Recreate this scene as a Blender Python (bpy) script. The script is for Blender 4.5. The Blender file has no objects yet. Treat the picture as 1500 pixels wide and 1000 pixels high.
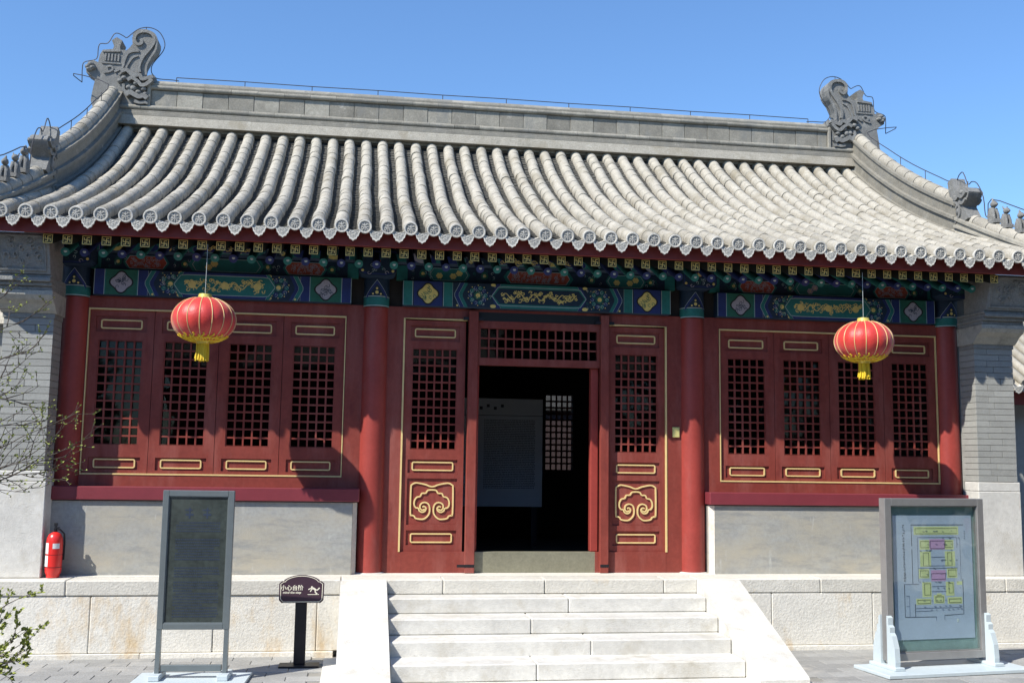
import bpy, math, random
from mathutils import Matrix, Vector
R = math.radians
random.seed(7)
S = bpy.context.scene
COL = S.collection

# ------------------------------------------------------------------ camera, sky, sun, exposure
cd = bpy.data.cameras.new('camera')
cam = bpy.data.objects.new('camera', cd); COL.objects.link(cam)
cr, cu, cw = (Vector((0.98885, -0.14825, 0.01397)), Vector((-0.03085, -0.11213, 0.99321)), Vector((0.14568, 0.98257, 0.11545)))
M = Matrix.Identity(4)
for i in range(3):
    M[i][0], M[i][1], M[i][2] = cr[i], cu[i], -cw[i]
M.translation = (-2.3347, -13.4552, 2.2746)
cam.matrix_world = M
cd.sensor_width = 36; cd.lens = 36 * 1526.2 / 1500
cd.clip_start = 0.1; cd.clip_end = 2000
S.camera = cam
SUN = Vector((-1.45, -1.0, 1.78)).normalized()          # towards the sun
w = bpy.data.worlds.new('World'); S.world = w; w.use_nodes = True
nt = w.node_tree; nt.nodes.clear()
sky = nt.nodes.new('ShaderNodeTexSky'); sky.sky_type = 'NISHITA'; sky.sun_disc = False
sky.sun_elevation = math.asin(SUN.z); sky.sun_rotation = math.atan2(SUN.x, SUN.y) % (2 * math.pi)
sky.air_density = 1.2; sky.dust_density = 0.0; sky.ozone_density = 9.9; sky.altitude = 60
bg = nt.nodes.new('ShaderNodeBackground'); bg.inputs[1].default_value = 0.15
wo = nt.nodes.new('ShaderNodeOutputWorld')
nt.links.new(sky.outputs[0], bg.inputs[0]); nt.links.new(bg.outputs[0], wo.inputs[0])
sl = bpy.data.lights.new('sun', 'SUN'); sl.energy = 5.0; sl.angle = R(0.53); sl.color = (1.0, 0.945, 0.85)
so = bpy.data.objects.new('sun', sl); COL.objects.link(so)
so.rotation_euler = SUN.to_track_quat('Z', 'Y').to_euler(); so.location = (-20, -14, 25)
S.view_settings.view_transform = 'Standard'; S.view_settings.look = 'None'
S.view_settings.exposure = 0.42; S.view_settings.gamma = 1

# ------------------------------------------------------------------ materials
def mat(name, col, rough=0.6, var=0.12, ns=5.0, bump=0.0, bs=40.0, metal=0.0, spec=0.4, rnd=0.0, stain=None, streak=1.0, coat=0.0, sheen=0.0, fine=0.0):
    m = bpy.data.materials.new(name); m.use_nodes = True
    t = m.node_tree; N = t.nodes.new; L = t.links.new
    b = t.nodes['Principled BSDF']
    b.inputs['Roughness'].default_value = rough; b.inputs['Metallic'].default_value = metal
    b.inputs['Specular IOR Level'].default_value = spec
    b.inputs['Coat Weight'].default_value = coat; b.inputs['Sheen Weight'].default_value = sheen
    geo = N('ShaderNodeNewGeometry')
    n1 = N('ShaderNodeTexNoise'); n1.inputs['Scale'].default_value = ns; n1.inputs['Detail'].default_value = 8
    n1.inputs['Roughness'].default_value = 0.65
    L(geo.outputs['Position'], n1.inputs['Vector'])
    rp = N('ShaderNodeMapRange'); rp.inputs['From Min'].default_value = 0.25; rp.inputs['From Max'].default_value = 0.75
    rp.inputs['To Min'].default_value = 1 - var; rp.inputs['To Max'].default_value = 1 + var
    L(n1.outputs['Fac'], rp.inputs['Value'])
    val = rp.outputs[0]
    if fine:
        n3 = N('ShaderNodeTexNoise'); n3.inputs['Scale'].default_value = ns * 9; n3.inputs['Detail'].default_value = 6
        L(geo.outputs['Position'], n3.inputs['Vector'])
        r3 = N('ShaderNodeMapRange'); r3.inputs['From Min'].default_value = 0.3; r3.inputs['From Max'].default_value = 0.7
        r3.inputs['To Min'].default_value = 1 - fine; r3.inputs['To Max'].default_value = 1 + fine
        L(n3.outputs['Fac'], r3.inputs['Value'])
        mu = N('ShaderNodeMath'); mu.operation = 'MULTIPLY'; L(val, mu.inputs[0]); L(r3.outputs[0], mu.inputs[1]); val = mu.outputs[0]
    if rnd:
        oi = N('ShaderNodeObjectInfo'); r2 = N('ShaderNodeMapRange')
        r2.inputs['To Min'].default_value = 1 - rnd; r2.inputs['To Max'].default_value = 1 + rnd
        L(oi.outputs['Random'], r2.inputs['Value'])
        mu = N('ShaderNodeMath'); mu.operation = 'MULTIPLY'; L(val, mu.inputs[0]); L(r2.outputs[0], mu.inputs[1]); val = mu.outputs[0]
    mx = N('ShaderNodeMix'); mx.data_type = 'RGBA'; mx.blend_type = 'MULTIPLY'; mx.inputs['Factor'].default_value = 1
    mx.inputs['A'].default_value = (*col, 1); L(val, mx.inputs['B'])
    out = mx.outputs['Result']
    if stain:
        for sc, ss, lo, hi, sst in stain:      # colour, scale, threshold lo, hi, vertical stretch
            mp = N('ShaderNodeMapping'); mp.inputs['Scale'].default_value = (ss, ss, ss * sst)
            L(geo.outputs['Position'], mp.inputs['Vector'])
            n2 = N('ShaderNodeTexNoise'); n2.inputs['Scale'].default_value = 1; n2.inputs['Detail'].default_value = 7; n2.inputs['Roughness'].default_value = 0.7
            L(mp.outputs[0], n2.inputs['Vector'])
            r4 = N('ShaderNodeMapRange'); r4.inputs['From Min'].default_value = lo; r4.inputs['From Max'].default_value = hi
            L(n2.outputs['Fac'], r4.inputs['Value'])
            m2 = N('ShaderNodeMix'); m2.data_type = 'RGBA'; L(r4.outputs[0], m2.inputs['Factor'])
            L(out, m2.inputs['A']); m2.inputs['B'].default_value = (*sc, 1); out = m2.outputs['Result']
    L(out, b.inputs['Base Color'])
    if bump:
        nb = N('ShaderNodeTexNoise'); nb.inputs['Scale'].default_value = bs; nb.inputs['Detail'].default_value = 9
        nb.inputs['Roughness'].default_value = 0.65
        L(geo.outputs['Position'], nb.inputs['Vector'])
        bp = N('ShaderNodeBump'); bp.inputs['Strength'].default_value = bump; bp.inputs['Distance'].default_value = 0.02
        L(nb.outputs['Fac'], bp.inputs['Height']); L(bp.outputs[0], b.inputs['Normal'])
    return m

OCH = (0.58, 0.42, 0.22)
MT = {}
MT['marble'] = mat('marble', (0.62, 0.61, 0.57), 0.75, 0.15, 2.2, 0.35, 60, rnd=0.05, fine=0.07, stain=[((0.47, 0.44, 0.37), 2.6, 0.52, 0.74, 1.0), ((0.40, 0.39, 0.36), 11.0, 0.62, 0.76, 2.5)])
MT['rough_stone'] = mat('rough_stone', (0.71, 0.69, 0.63), 0.85, 0.10, 3.0, 0.5, 34, rnd=0.05, fine=0.06,
                        stain=[(OCH, 1.8, 0.54, 0.74, 0.4), ((0.42, 0.40, 0.36), 6.0, 0.60, 0.8, 0.6)])
MT['coping'] = mat('coping_stone', (0.62, 0.60, 0.54), 0.85, 0.10, 3.0, 0.55, 40, rnd=0.06, fine=0.07, stain=[(OCH, 2.4, 0.62, 0.80, 1.0)])
MT['mortar'] = mat('mortar', (0.40, 0.37, 0.33), 0.9, 0.15, 14)
MT['joint'] = mat('dark_joint', (0.10, 0.10, 0.095), 0.95, 0.2, 14)
MT['paver'] = mat('grey_paver', (0.31, 0.31, 0.30), 0.85, 0.14, 5, 0.4, 60, rnd=0.13, fine=0.12, stain=[((0.46, 0.44, 0.40), 2.0, 0.55, 0.75, 1.0)])
MT['court'] = mat('low_bounce_court_brick', (0.15, 0.15, 0.145), 0.9, 0.2, 5, rnd=0.1, fine=0.15)  # darker than the near pavers, so less light bounces onto the facade
MT['conifer'] = mat('cypress_green', (0.045, 0.075, 0.035), 0.7, 0.3, 4)
MT['soil'] = mat('ground_dust', (0.27, 0.26, 0.235), 0.95, 0.2, 4)
MT['tile'] = mat('grey_roof_tile', (0.37, 0.345, 0.288), 0.85, 0.16, 6, 0.6, 50, rnd=0.16, fine=0.18, stain=[((0.52, 0.51, 0.46), 9.0, 0.60, 0.75, 1.0), ((0.19, 0.182, 0.15), 4.0, 0.56, 0.80, 0.7), ((0.25, 0.22, 0.16), 1.6, 0.52, 0.72, 1.0)])
MT['tile_end'] = mat('pale_tile_end', (0.56, 0.545, 0.495), 0.85, 0.10, 20, 0.4, 80, rnd=0.10, fine=0.1)
MT['tile_cut'] = mat('carved_tile_ground', (0.36, 0.355, 0.325), 0.9, 0.2, 60, 0.6, 120)
MT['pan'] = mat('shaded_pan_tile', (0.075, 0.074, 0.066), 0.9, 0.22, 9, 0.5, 60, fine=0.2)  # shade of the troughs put into the colour, far darker than cover tiles
MT['ridge'] = mat('ridge_brick', (0.265, 0.250, 0.210), 0.85, 0.25, 5, 0.4, 50, rnd=0.22, fine=0.15, stain=[((0.20, 0.20, 0.185), 3.0, 0.52, 0.72, 0.5), ((0.47, 0.45, 0.40), 5.0, 0.62, 0.78, 1.0)])
MT['beast'] = mat('carved_grey_clay', (0.20, 0.20, 0.19), 0.85, 0.2, 9, 0.7, 60, fine=0.2, stain=[((0.36, 0.36, 0.34), 7.0, 0.56, 0.74, 1.0)])
MT['brick'] = mat('grey_brick', (0.325, 0.33, 0.31), 0.85, 0.10, 8, 0.35, 70, rnd=0.09, fine=0.10)
MT['chitou'] = mat('carved_brick', (0.27, 0.275, 0.26), 0.9, 0.2, 14, 0.9, 40, fine=0.2)
MT['corbel'] = mat('corbel_stone', (0.42, 0.41, 0.36), 0.9, 0.2, 9, 0.7, 40, fine=0.15, stain=[((0.25, 0.25, 0.22), 5.0, 0.52, 0.7, 1.0)])
MT['dado'] = mat('grey_dado_brick', (0.325, 0.33, 0.315), 0.7, 0.16, 3.0, 0.2, 50, fine=0.10, stain=[((0.40, 0.37, 0.30), 1.0, 0.40, 0.66, 2.4), ((0.23, 0.24, 0.24), 1.8, 0.52, 0.74, 4.5), ((0.46, 0.46, 0.43), 8.0, 0.62, 0.74, 0.22), ((0.20, 0.20, 0.19), 14.0, 0.68, 0.80, 0.3)])
MT['red'] = mat('red_lacquer', (0.222, 0.047, 0.035), 0.5, 0.18, 2.2, 0.10, 90, spec=0.25, fine=0.08, stain=[((0.29, 0.095, 0.078), 3.0, 0.48, 0.74, 0.22), ((0.15, 0.030, 0.027), 6.0, 0.54, 0.78, 0.35), ((0.34, 0.17, 0.14), 22.0, 0.70, 0.78, 0.3)])
MT['redcol'] = mat('red_column_lacquer', (0.30, 0.048, 0.038), 0.42, 0.15, 2.5, 0.08, 60, spec=0.4, fine=0.06, stain=[((0.33, 0.09, 0.075), 3.5, 0.55, 0.8, 0.3)])
MT['sill'] = mat('dark_red_sill', (0.20, 0.034, 0.045), 0.42, 0.10, 6.0, 0.05, 60, spec=0.45)
MT['fascia'] = mat('red_fascia', (0.22, 0.036, 0.03), 0.6, 0.14, 4.0, 0.1, 60)
MT['soffit'] = mat('red_brown_soffit', (0.16, 0.03, 0.025), 0.7, 0.15, 4.0)
MT['gold'] = mat('gold_trim', (0.72, 0.54, 0.24), 0.45, 0.10, 12, 0.05, 60, spec=0.5)
MT['goldpaint'] = mat('gold_paint', (0.78, 0.62, 0.20), 0.5, 0.15, 30)
MT['teal'] = mat('teal_paint', (0.022, 0.170, 0.155), 0.65, 0.22, 14, fine=0.1)
MT['green'] = mat('green_paint', (0.022, 0.125, 0.085), 0.65, 0.22, 14, fine=0.1)
MT['blue'] = mat('blue_paint', (0.020, 0.036, 0.150), 0.65, 0.22, 14, fine=0.1)
MT['navy'] = mat('navy_paint', (0.012, 0.030, 0.060), 0.65, 0.25, 14)
MT['line'] = mat('pale_line_paint', (0.42, 0.50, 0.50), 0.7, 0.1, 14)
MT['silver'] = mat('silver_lilac_paint', (0.40, 0.37, 0.42), 0.7, 0.25, 60)
MT['orange'] = mat('orange_red_paint', (0.42, 0.09, 0.05), 0.7, 0.2, 20)
MT['black'] = mat('black_paint', (0.012, 0.013, 0.014), 0.6, 0.2, 20)
MT['rafter'] = mat('dark_green_rafter', (0.016, 0.022, 0.018), 0.7, 0.2, 20)
MT['pearl'] = mat('pearl_paint', (0.55, 0.62, 0.62), 0.6, 0.1, 20)
MT['iron'] = mat('black_iron', (0.03, 0.03, 0.035), 0.5, 0.15, 20, metal=0.6)
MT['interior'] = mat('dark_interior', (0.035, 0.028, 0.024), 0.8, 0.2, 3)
MT['floor'] = mat('interior_floor', (0.07, 0.065, 0.06), 0.6, 0.2, 3)
MT['threshold'] = mat('metal_threshold', (0.27, 0.26, 0.19), 0.45, 0.18, 5, metal=0.35, fine=0.1)
MT['lantern'] = mat('red_silk', (0.58, 0.038, 0.030), 0.44, 0.14, 9, 0.25, 45, spec=0.5, sheen=0.25, fine=0.08)
MT['tassel'] = mat('yellow_tassel', (0.78, 0.56, 0.035), 0.6, 0.12, 60)
MT['lcap'] = mat('gold_foil', (0.80, 0.66, 0.16), 0.3, 0.1, 30, metal=0.3)
MT['alu'] = mat('grey_metal', (0.19, 0.22, 0.23), 0.38, 0.08, 9, metal=0.45)
MT['alu2'] = mat('bronze_grey_metal', (0.30, 0.295, 0.29), 0.4, 0.10, 9, metal=0.4)
MT['stand'] = mat('pale_blue_grey_paint', (0.50, 0.57, 0.60), 0.5, 0.06, 9)
MT['signbrown'] = mat('purple_brown_enamel', (0.055, 0.030, 0.045), 0.4, 0.08, 9)
MT['cream'] = mat('cream_paint', (0.80, 0.76, 0.62), 0.5, 0.05, 20)
MT['bluetext'] = mat('blue_print', (0.028, 0.042, 0.075), 0.5, 0.1, 20)
MT['paper'] = mat('lilac_paper', (0.56, 0.60, 0.76), 0.5, 0.06, 5, fine=0.03)
MT['tealback'] = mat('teal_backing', (0.27, 0.37, 0.37), 0.4, 0.18, 6)
MT['mapyellow'] = mat('map_yellow', (0.80, 0.80, 0.42), 0.6, 0.04, 20)
MT['mappink'] = mat('map_pink', (0.72, 0.42, 0.68), 0.6, 0.04, 20)
MT['mapink'] = mat('map_ink', (0.035, 0.04, 0.06), 0.6, 0.1, 20)
MT['mapgrey'] = mat('map_grey', (0.20, 0.22, 0.32), 0.6, 0.1, 20)
MT['smoked'] = mat('smoked_panel', (0.045, 0.056, 0.052), 0.16, 0.45, 2.5, spec=0.6, fine=0.2)
MT['extred'] = mat('extinguisher_red', (0.72, 0.03, 0.025), 0.3, 0.05, 9, spec=0.6)
MT['white'] = mat('white_label', (0.75, 0.76, 0.76), 0.5, 0.05, 20)
MT['brass'] = mat('brass_plate', (0.72, 0.66, 0.26), 0.4, 0.08, 20, metal=0.3)
MT['bark'] = mat('twig_bark', (0.075, 0.06, 0.05), 0.85, 0.25, 30)
MT['bud'] = mat('spring_leaf', (0.26, 0.30, 0.06), 0.6, 0.25, 30)
MT['panel'] = mat('display_panel', (0.62, 0.65, 0.68), 0.7, 0.05, 5)
MT['plasterpink'] = mat('pinkish_far_wall', (0.34, 0.24, 0.22), 0.9, 0.2, 3)
MT['wire'] = mat('dark_wire', (0.045, 0.045, 0.05), 0.6, 0.1, 20)

def glass_mat(name, tint, refl):
    m = bpy.data.materials.new(name); m.use_nodes = True
    t = m.node_tree; t.nodes.clear(); N = t.nodes.new; L = t.links.new
    o = N('ShaderNodeOutputMaterial'); mx = N('ShaderNodeMixShader'); tr = N('ShaderNodeBsdfTransparent'); gl = N('ShaderNodeBsdfGlossy')
    fr = N('ShaderNodeLayerWeight'); fr.inputs[0].default_value = 0.5
    pw = N('ShaderNodeMath'); pw.operation = 'POWER'; pw.inputs[1].default_value = 5.0
    mu = N('ShaderNodeMath'); mu.operation = 'MULTIPLY_ADD'; mu.inputs[1].default_value = 0.95; mu.inputs[2].default_value = 0.045 * refl
    ge = N('ShaderNodeNewGeometry'); no = N('ShaderNodeTexNoise'); no.inputs['Scale'].default_value = 2.2
    L(ge.outputs['Position'], no.inputs['Vector'])
    bp = N('ShaderNodeBump'); bp.inputs['Strength'].default_value = 0.25; bp.inputs['Distance'].default_value = 0.02
    L(no.outputs['Fac'], bp.inputs['Height']); L(bp.outputs[0], gl.inputs['Normal'])
    tr.inputs[0].default_value = (*tint, 1); gl.inputs['Roughness'].default_value = 0.03
    L(fr.outputs['Facing'], pw.inputs[0]); L(pw.outputs[0], mu.inputs[0]); L(mu.outputs[0], mx.inputs[0]); L(tr.outputs[0], mx.inputs[1]); L(gl.outputs[0], mx.inputs[2]); L(mx.outputs[0], o.inputs[0])
    return m
MT['glass'] = glass_mat('window_glass', (0.55, 0.60, 0.60), 0.35)
MT['backglass'] = glass_mat('dimming_back_glass', (0.42, 0.43, 0.45), 1.0)  # grey tint put in to dim the bright view through the back window
MT['cover'] = glass_mat('cover_glass', (0.88, 0.93, 0.92), 1.0)

# ------------------------------------------------------------------ mesh helpers
class MB:
    def __init__(s): s.v = []; s.f = []; s.m = []
    def add(s, vs, fs, mi=0):
        b = len(s.v); s.v += [tuple(v) for v in vs]
        s.f += [tuple(b + i for i in f) for f in fs]; s.m += [mi] * len(fs); return s
    def box(s, x0, x1, y0, y1, z0, z1, mi=0):
        v = [(x, y, z) for z in (z0, z1) for y in (y0, y1) for x in (x0, x1)]
        return s.add(v, [(0, 2, 3, 1), (4, 5, 7, 6), (0, 1, 5, 4), (2, 6, 7, 3), (0, 4, 6, 2), (1, 3, 7, 5)], mi)
    def cbox(s, x0, x1, y0, y1, z0, z1, b=0.006, mi=0):
        lo, hi = (x0, y0, z0), (x1, y1, z1); idx = {}; v = []
        for c in range(8):
            sg = [(c >> k) & 1 for k in range(3)]
            for ax in range(3):
                pt = []
                for k in range(3):
                    e = hi[k] if sg[k] else lo[k]
                    pt.append(e if k == ax else e + (-b if sg[k] else b))
                idx[(c, ax)] = len(v); v.append(pt)
        f = []
        for ax in range(3):
            a, c2 = (ax + 1) % 3, (ax + 2) % 3
            for sd in (0, 1):
                q = []
                for (p, r) in ((0, 0), (1, 0), (1, 1), (0, 1)):
                    q.append(idx[((sd << ax) | (p << a) | (r << c2), ax)])
                f.append(tuple(q if sd else q[::-1]))
        for ax in range(3):
            a, c2 = (ax + 1) % 3, (ax + 2) % 3
            for p in (0, 1):
                for r in (0, 1):
                    base = (p << a) | (r << c2); top = base | (1 << ax)
                    q = (idx[(base, a)], idx[(top, a)], idx[(top, c2)], idx[(base, c2)])
                    f.append(q if (p == r) else q[::-1])
        for c in range(8):
            par = bin(c).count('1') % 2
            q = (idx[(c, 0)], idx[(c, 1)], idx[(c, 2)])
            f.append(q if par else q[::-1])
        return s.add(v, f, mi)
    def prism(s, pts, fn, a, b, mi=0, side=None):
        # outline pts (2-D, CCW), fn(u, v, t) -> 3-D, extruded t from a to b
        n = len(pts)
        vs = [fn(u, v, a) for u, v in pts] + [fn(u, v, b) for u, v in pts]
        s.add(vs, [tuple(range(n))[::-1], tuple(range(n, 2 * n))], mi)
        base = len(s.v) - 2 * n
        for i in range(n):
            j = (i + 1) % n
            s.f.append((base + i, base + j, base + n + j, base + n + i)); s.m.append(mi if side is None else side)
        return s
    def tube(s, path, r, n=8, mi=0, cap=True):
        P = [Vector(p) for p in path]; rs = r if isinstance(r, (list, tuple)) else [r] * len(P)
        up = Vector((0, 0, 1)); rings = []; prev = None
        for i, p in enumerate(P):
            d = (P[min(i + 1, len(P) - 1)] - P[max(i - 1, 0)])
            d = d.normalized() if d.length > 1e-9 else Vector((0, 0, 1))
            if prev is None:
                x = d.orthogonal().normalized()
            else:
                x = (prev - d * prev.dot(d)); x = x.normalized() if x.length > 1e-6 else d.orthogonal().normalized()
            prev = x; y = d.cross(x)
            rings.append([p + (x * math.cos(2 * math.pi * k / n) + y * math.sin(2 * math.pi * k / n)) * rs[i] for k in range(n)])
        vs = [v for rg in rings for v in rg]; fs = []
        for i in range(len(P) - 1):
            for k in range(n):
                k2 = (k + 1) % n
                fs.append((i * n + k, i * n + k2, (i + 1) * n + k2, (i + 1) * n + k))
        if cap: fs += [tuple(range(n))[::-1], tuple(range((len(P) - 1) * n, len(P) * n))]
        return s.add(vs, fs, mi)
    def lathe(s, prof, n=16, c=(0, 0, 0), mi=0, lobes=0, depth=0.0, a0=0.0, a1=None):
        full = a1 is None; aa = 2 * math.pi if full else a1 - a0
        cols = n if full else n + 1; vs = []; fs = []
        for r, z in prof:
            for k in range(cols):
                a = a0 + aa * k / n; rr = r
                if lobes: rr = r * (1 - depth * (1 - abs(math.sin(a * lobes / 2))))
                vs.append((c[0] + rr * math.cos(a), c[1] + rr * math.sin(a), c[2] + z))
        for i in range(len(prof) - 1):
            for k in range(n):
                k2 = (k + 1) % cols
                fs.append((i * cols + k, i * cols + k2, (i + 1) * cols + k2, (i + 1) * cols + k))
        return s.add(vs, fs, mi)
    def ball(s, c, r, n=10, m=6, mi=0):
        rx, ry, rz = r if isinstance(r, (tuple, list)) else (r, r, r)
        vs = []; fs = []
        for i in range(m + 1):
            t = math.pi * i / m
            for k in range(n):
                a = 2 * math.pi * k / n
                vs.append((c[0] + rx * math.sin(t) * math.cos(a), c[1] + ry * math.sin(t) * math.sin(a), c[2] - rz * math.cos(t)))
        for i in range(m):
            for k in range(n):
                k2 = (k + 1) % n
                fs.append((i * n + k, i * n + k2, (i + 1) * n + k2, (i + 1) * n + k))
        return s.add(vs, fs, mi)
    def ribbon(s, pts, wd, y0, y1, closed=False, mi=0, fn=None):
        # raised strip in the XZ plane following pts, front at y1, back at y0
        fn = fn or (lambda u, v, t: (u, t, v)); n = len(pts); Lf = []; Rt = []
        for i in range(n):
            if closed: a, b = pts[i - 1], pts[(i + 1) % n]
            else: a, b = pts[max(i - 1, 0)], pts[min(i + 1, n - 1)]
            dx, dz = b[0] - a[0], b[1] - a[1]; l = math.hypot(dx, dz) or 1
            nx, nz = -dz / l, dx / l
            ww = wd if not isinstance(wd, (list, tuple)) else wd[i]
            Lf.append((pts[i][0] + nx * ww / 2, pts[i][1] + nz * ww / 2)); Rt.append((pts[i][0] - nx * ww / 2, pts[i][1] - nz * ww / 2))
        vs = [];
        for i in range(n):
            vs += [fn(*Lf[i], y0), fn(*Rt[i], y0), fn(*Rt[i], y1), fn(*Lf[i], y1)]
        fs = []
        for i in range(n if closed else n - 1):
            a, b = 4 * i, 4 * ((i + 1) % n)
            for k in range(4):
                k2 = (k + 1) % 4
                fs.append((a + k, b + k, b + k2, a + k2))
        if not closed: fs += [(0, 1, 2, 3), (4 * n - 1, 4 * n - 2, 4 * n - 3, 4 * n - 4)]
        return s.add(vs, fs, mi)
    def mesh(s, name, mats, smooth=None):
        me = bpy.data.meshes.new(name); me.from_pydata(s.v, [], s.f)
        for m in (mats if isinstance(mats, (list, tuple)) else [mats]):
            me.materials.append(MT[m] if isinstance(m, str) else m)
        if any(s.m): me.polygons.foreach_set('material_index', s.m)
        if smooth:
            me.polygons.foreach_set('use_smooth', [True] * len(me.polygons))
            me.set_sharp_from_angle(angle=R(smooth))
        me.update(); return me

WM = {}
def inst(name, me, parent=None, Mw=None):
    o = bpy.data.objects.new(name, me); COL.objects.link(o)
    Mw = Mw if Mw is not None else Matrix.Identity(4)
    if parent is not None:
        o.parent = parent; o.matrix_parent_inverse = WM[parent.name].inverted()
    o.matrix_basis = Mw; WM[o.name] = Mw.copy()
    return o
def T(x, y, z): return Matrix.Translation((x, y, z))
def thing(name, label, cat, Mw=None, group=None, kind=None):
    o = inst(name, None, None, Mw); o['label'] = label; o['category'] = cat
    if group: o['group'] = group
    if kind: o['kind'] = kind
    return o
def part(name, mb, mats, parent, smooth=None, Mw=None, kind=None, label=None):
    o = inst(name, mb.mesh(name, mats, smooth), parent, Mw)
    if kind: o['kind'] = kind
    if label: o['label'] = label
    return o
def structure(name, mb, mats):
    o = part(name, mb, mats, None); o['kind'] = 'structure'; return o
def text_mesh(body, size, matname, bold=0.0, shear=0.0):
    c = bpy.data.curves.new('text', 'FONT'); c.body = body; c.size = size; c.offset = bold; c.shear = shear
    c.align_x = 'CENTER'; c.resolution_u = 2
    o = bpy.data.objects.new('text', c); COL.objects.link(o)
    dg = bpy.context.evaluated_depsgraph_get(); me = bpy.data.meshes.new_from_object(o.evaluated_get(dg))
    bpy.data.objects.remove(o); bpy.data.curves.remove(c)
    me.materials.clear(); me.materials.append(MT[matname]); return me
RX90 = Matrix.Rotation(R(90), 4, 'X')
XZ = lambda u, v, t: (u, t, v)
YZ = lambda u, v, t: (t, u, v)

# ------------------------------------------------------------------ key dimensions (metres)
ZP = 0.874; YP = -0.723            # platform top, platform front
SP = 0.2707                        # spacing of tile rows
def prof(y):                       # crest line of the cover tiles, front slope
    return 0.005 * y ** 3 + 0.028 * y * y + 0.411 * y + 5.592
RIDGE_Y = 3.58
def slope(y): return math.atan(0.015 * y * y + 0.056 * y + 0.411)

# ------------------------------------------------------------------ ground
g = structure('ground', MB().box(-300, 300, -300, 300, -0.5, -0.018), 'soil')
pv = [MB().cbox(0, l - 0.006, 0, 0.225, -0.08, 0, 0.004).mesh('paver', 'paver') for l in (0.44, 0.22, 0.33)]
row = 0; y = YP - 0.005
while y > -3.35:
    x = -7.6 + (row % 2) * 0.22
    while x < 7.9:
        k = 0; l = 0.44
        if not (-2.62 < x + l / 2 < 2.6):
            inst('paver', pv[k], g, T(x, y - 0.225, random.uniform(-0.004, 0.001)) @ Matrix.Rotation(random.uniform(-.004, .004), 4, 'X'))
        x += l
    row += 1; y -= 0.23
# rest of the court paving, coloured dark out of view to cut bounced light
o = part('court_paving', MB().box(-40, 40, -40, -3.36, -0.06, -0.002).box(-40, -7.6, -3.36, 14, -0.06, -0.002).box(7.95, 40, -3.36, 30, -0.06, -0.002), 'court', g)

# ------------------------------------------------------------------ stone platform
pf = thing('stone_platform', 'pale stone platform with rough coping and stained face blocks under the red hall', 'platform', T(0, -0.4, 0))
part('platform_core', MB().box(-6.85, 6.95, -0.66, 7.4, 0, 0.80), 'joint', pf)
part('floor_slab', MB().box(-6.86, 6.96, -0.36, 7.4, 0.80, ZP), 'coping', pf)
cj = [-6.9, -5.55, -3.85, -2.45, -1.24, 0.0, 1.50, 1.93, 3.55, 4.9, 6.1, 7.0]
for a, b in zip(cj[:-1], cj[1:]):
    dy = random.uniform(-0.006, 0.006)
    part('coping_stone', MB().cbox(a + 0.003, b - 0.003, YP + dy, -0.361, 0.697, ZP - random.uniform(0, 0.004), 0.012), 'coping', pf)
fj = [-6.88, -5.27, -3.9, -2.72, -1.0, 1.0, 2.9, 4.25, 5.7, 6.98]
for a, b in zip(fj[:-1], fj[1:]):
    part('face_stone', MB().cbox(a + 0.003, b - 0.003, YP + 0.012 + random.uniform(-.004, .004), -0.5, 0.055, 0.693, 0.010), 'rough_stone', pf)
for a, b in ((-6.9, -4.7), (-4.695, -2.52), (2.52, 4.8), (4.805, 7.0)):
    part('plinth_stone', MB().cbox(a, b, YP - 0.02, -0.5, -0.05, 0.052, 0.006), 'rough_stone', pf)

# ------------------------------------------------------------------ stone staircase
st = thing('stone_staircase', 'white stone staircase of four steps between two sloping side ramps', 'staircase', T(0, -1.7, 0))
tops = [0.699, 0.525, 0.351, 0.190]; fr = [-1.10, -1.52, -1.945, -2.38]
cuts = [[-1.915, -0.62, 1.913], [-1.915, 0.05, 1.913], [-1.915, -0.10, 1.913], [-1.915, -0.62, 1.913]]
cuts = [[-1.915, 0.22, 1.913], [-1.915, -0.3, 1.913], [-1.915, 0.30, 1.913], [-1.915, -0.38, 1.913]]
for k in range(4):
    back = (YP - 0.002) if k == 0 else fr[k - 1] - 0.002 + 0.03
    z0 = tops[k] - 0.172 if k < 3 else 0.012
    for a, b in zip(cuts[k][:-1], cuts[k][1:]):
        part('step_stone', MB().cbox(a + 0.003, b - 0.003, fr[k] + random.uniform(-.004, .004), back + (0.0 if k == 0 else 0.0), z0, tops[k], 0.012), 'marble', st)
part('step_core', MB().prism([(-0.74, 0.0), (-2.3, 0.0), (-2.3, 0.1), (-1.85, 0.17), (-1.05, 0.50), (-0.74, 0.52)], YZ, -1.91, 1.91), 'joint', st)
for sx in (-1, 1):
    a, b = (1.917, 2.459) if sx > 0 else (-2.459, -1.917)
    m = MB().prism([(YP - 0.003, 0.0), (YP - 0.003, 0.862), (YP - 0.06, 0.855), (-2.76, 0.085), (-2.785, 0.06), (-2.785, 0.0)], YZ, a, b)
    part('side_ramp', m, 'marble', st)
part('foot_slab', MB().cbox(-2.62, 2.54, -3.2, -2.34, -0.05, 0.010, 0.004), 'marble', st)
part('foot_slab', MB().cbox(-2.62, -2.465, -2.338, -0.9, -0.05, 0.010, 0.004), 'marble', st)

# ------------------------------------------------------------------ the hall
hall = thing('hall', 'single-storey red timber hall with grey tiled roof and painted eaves', 'hall', T(0, 3.5, ZP))

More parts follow.
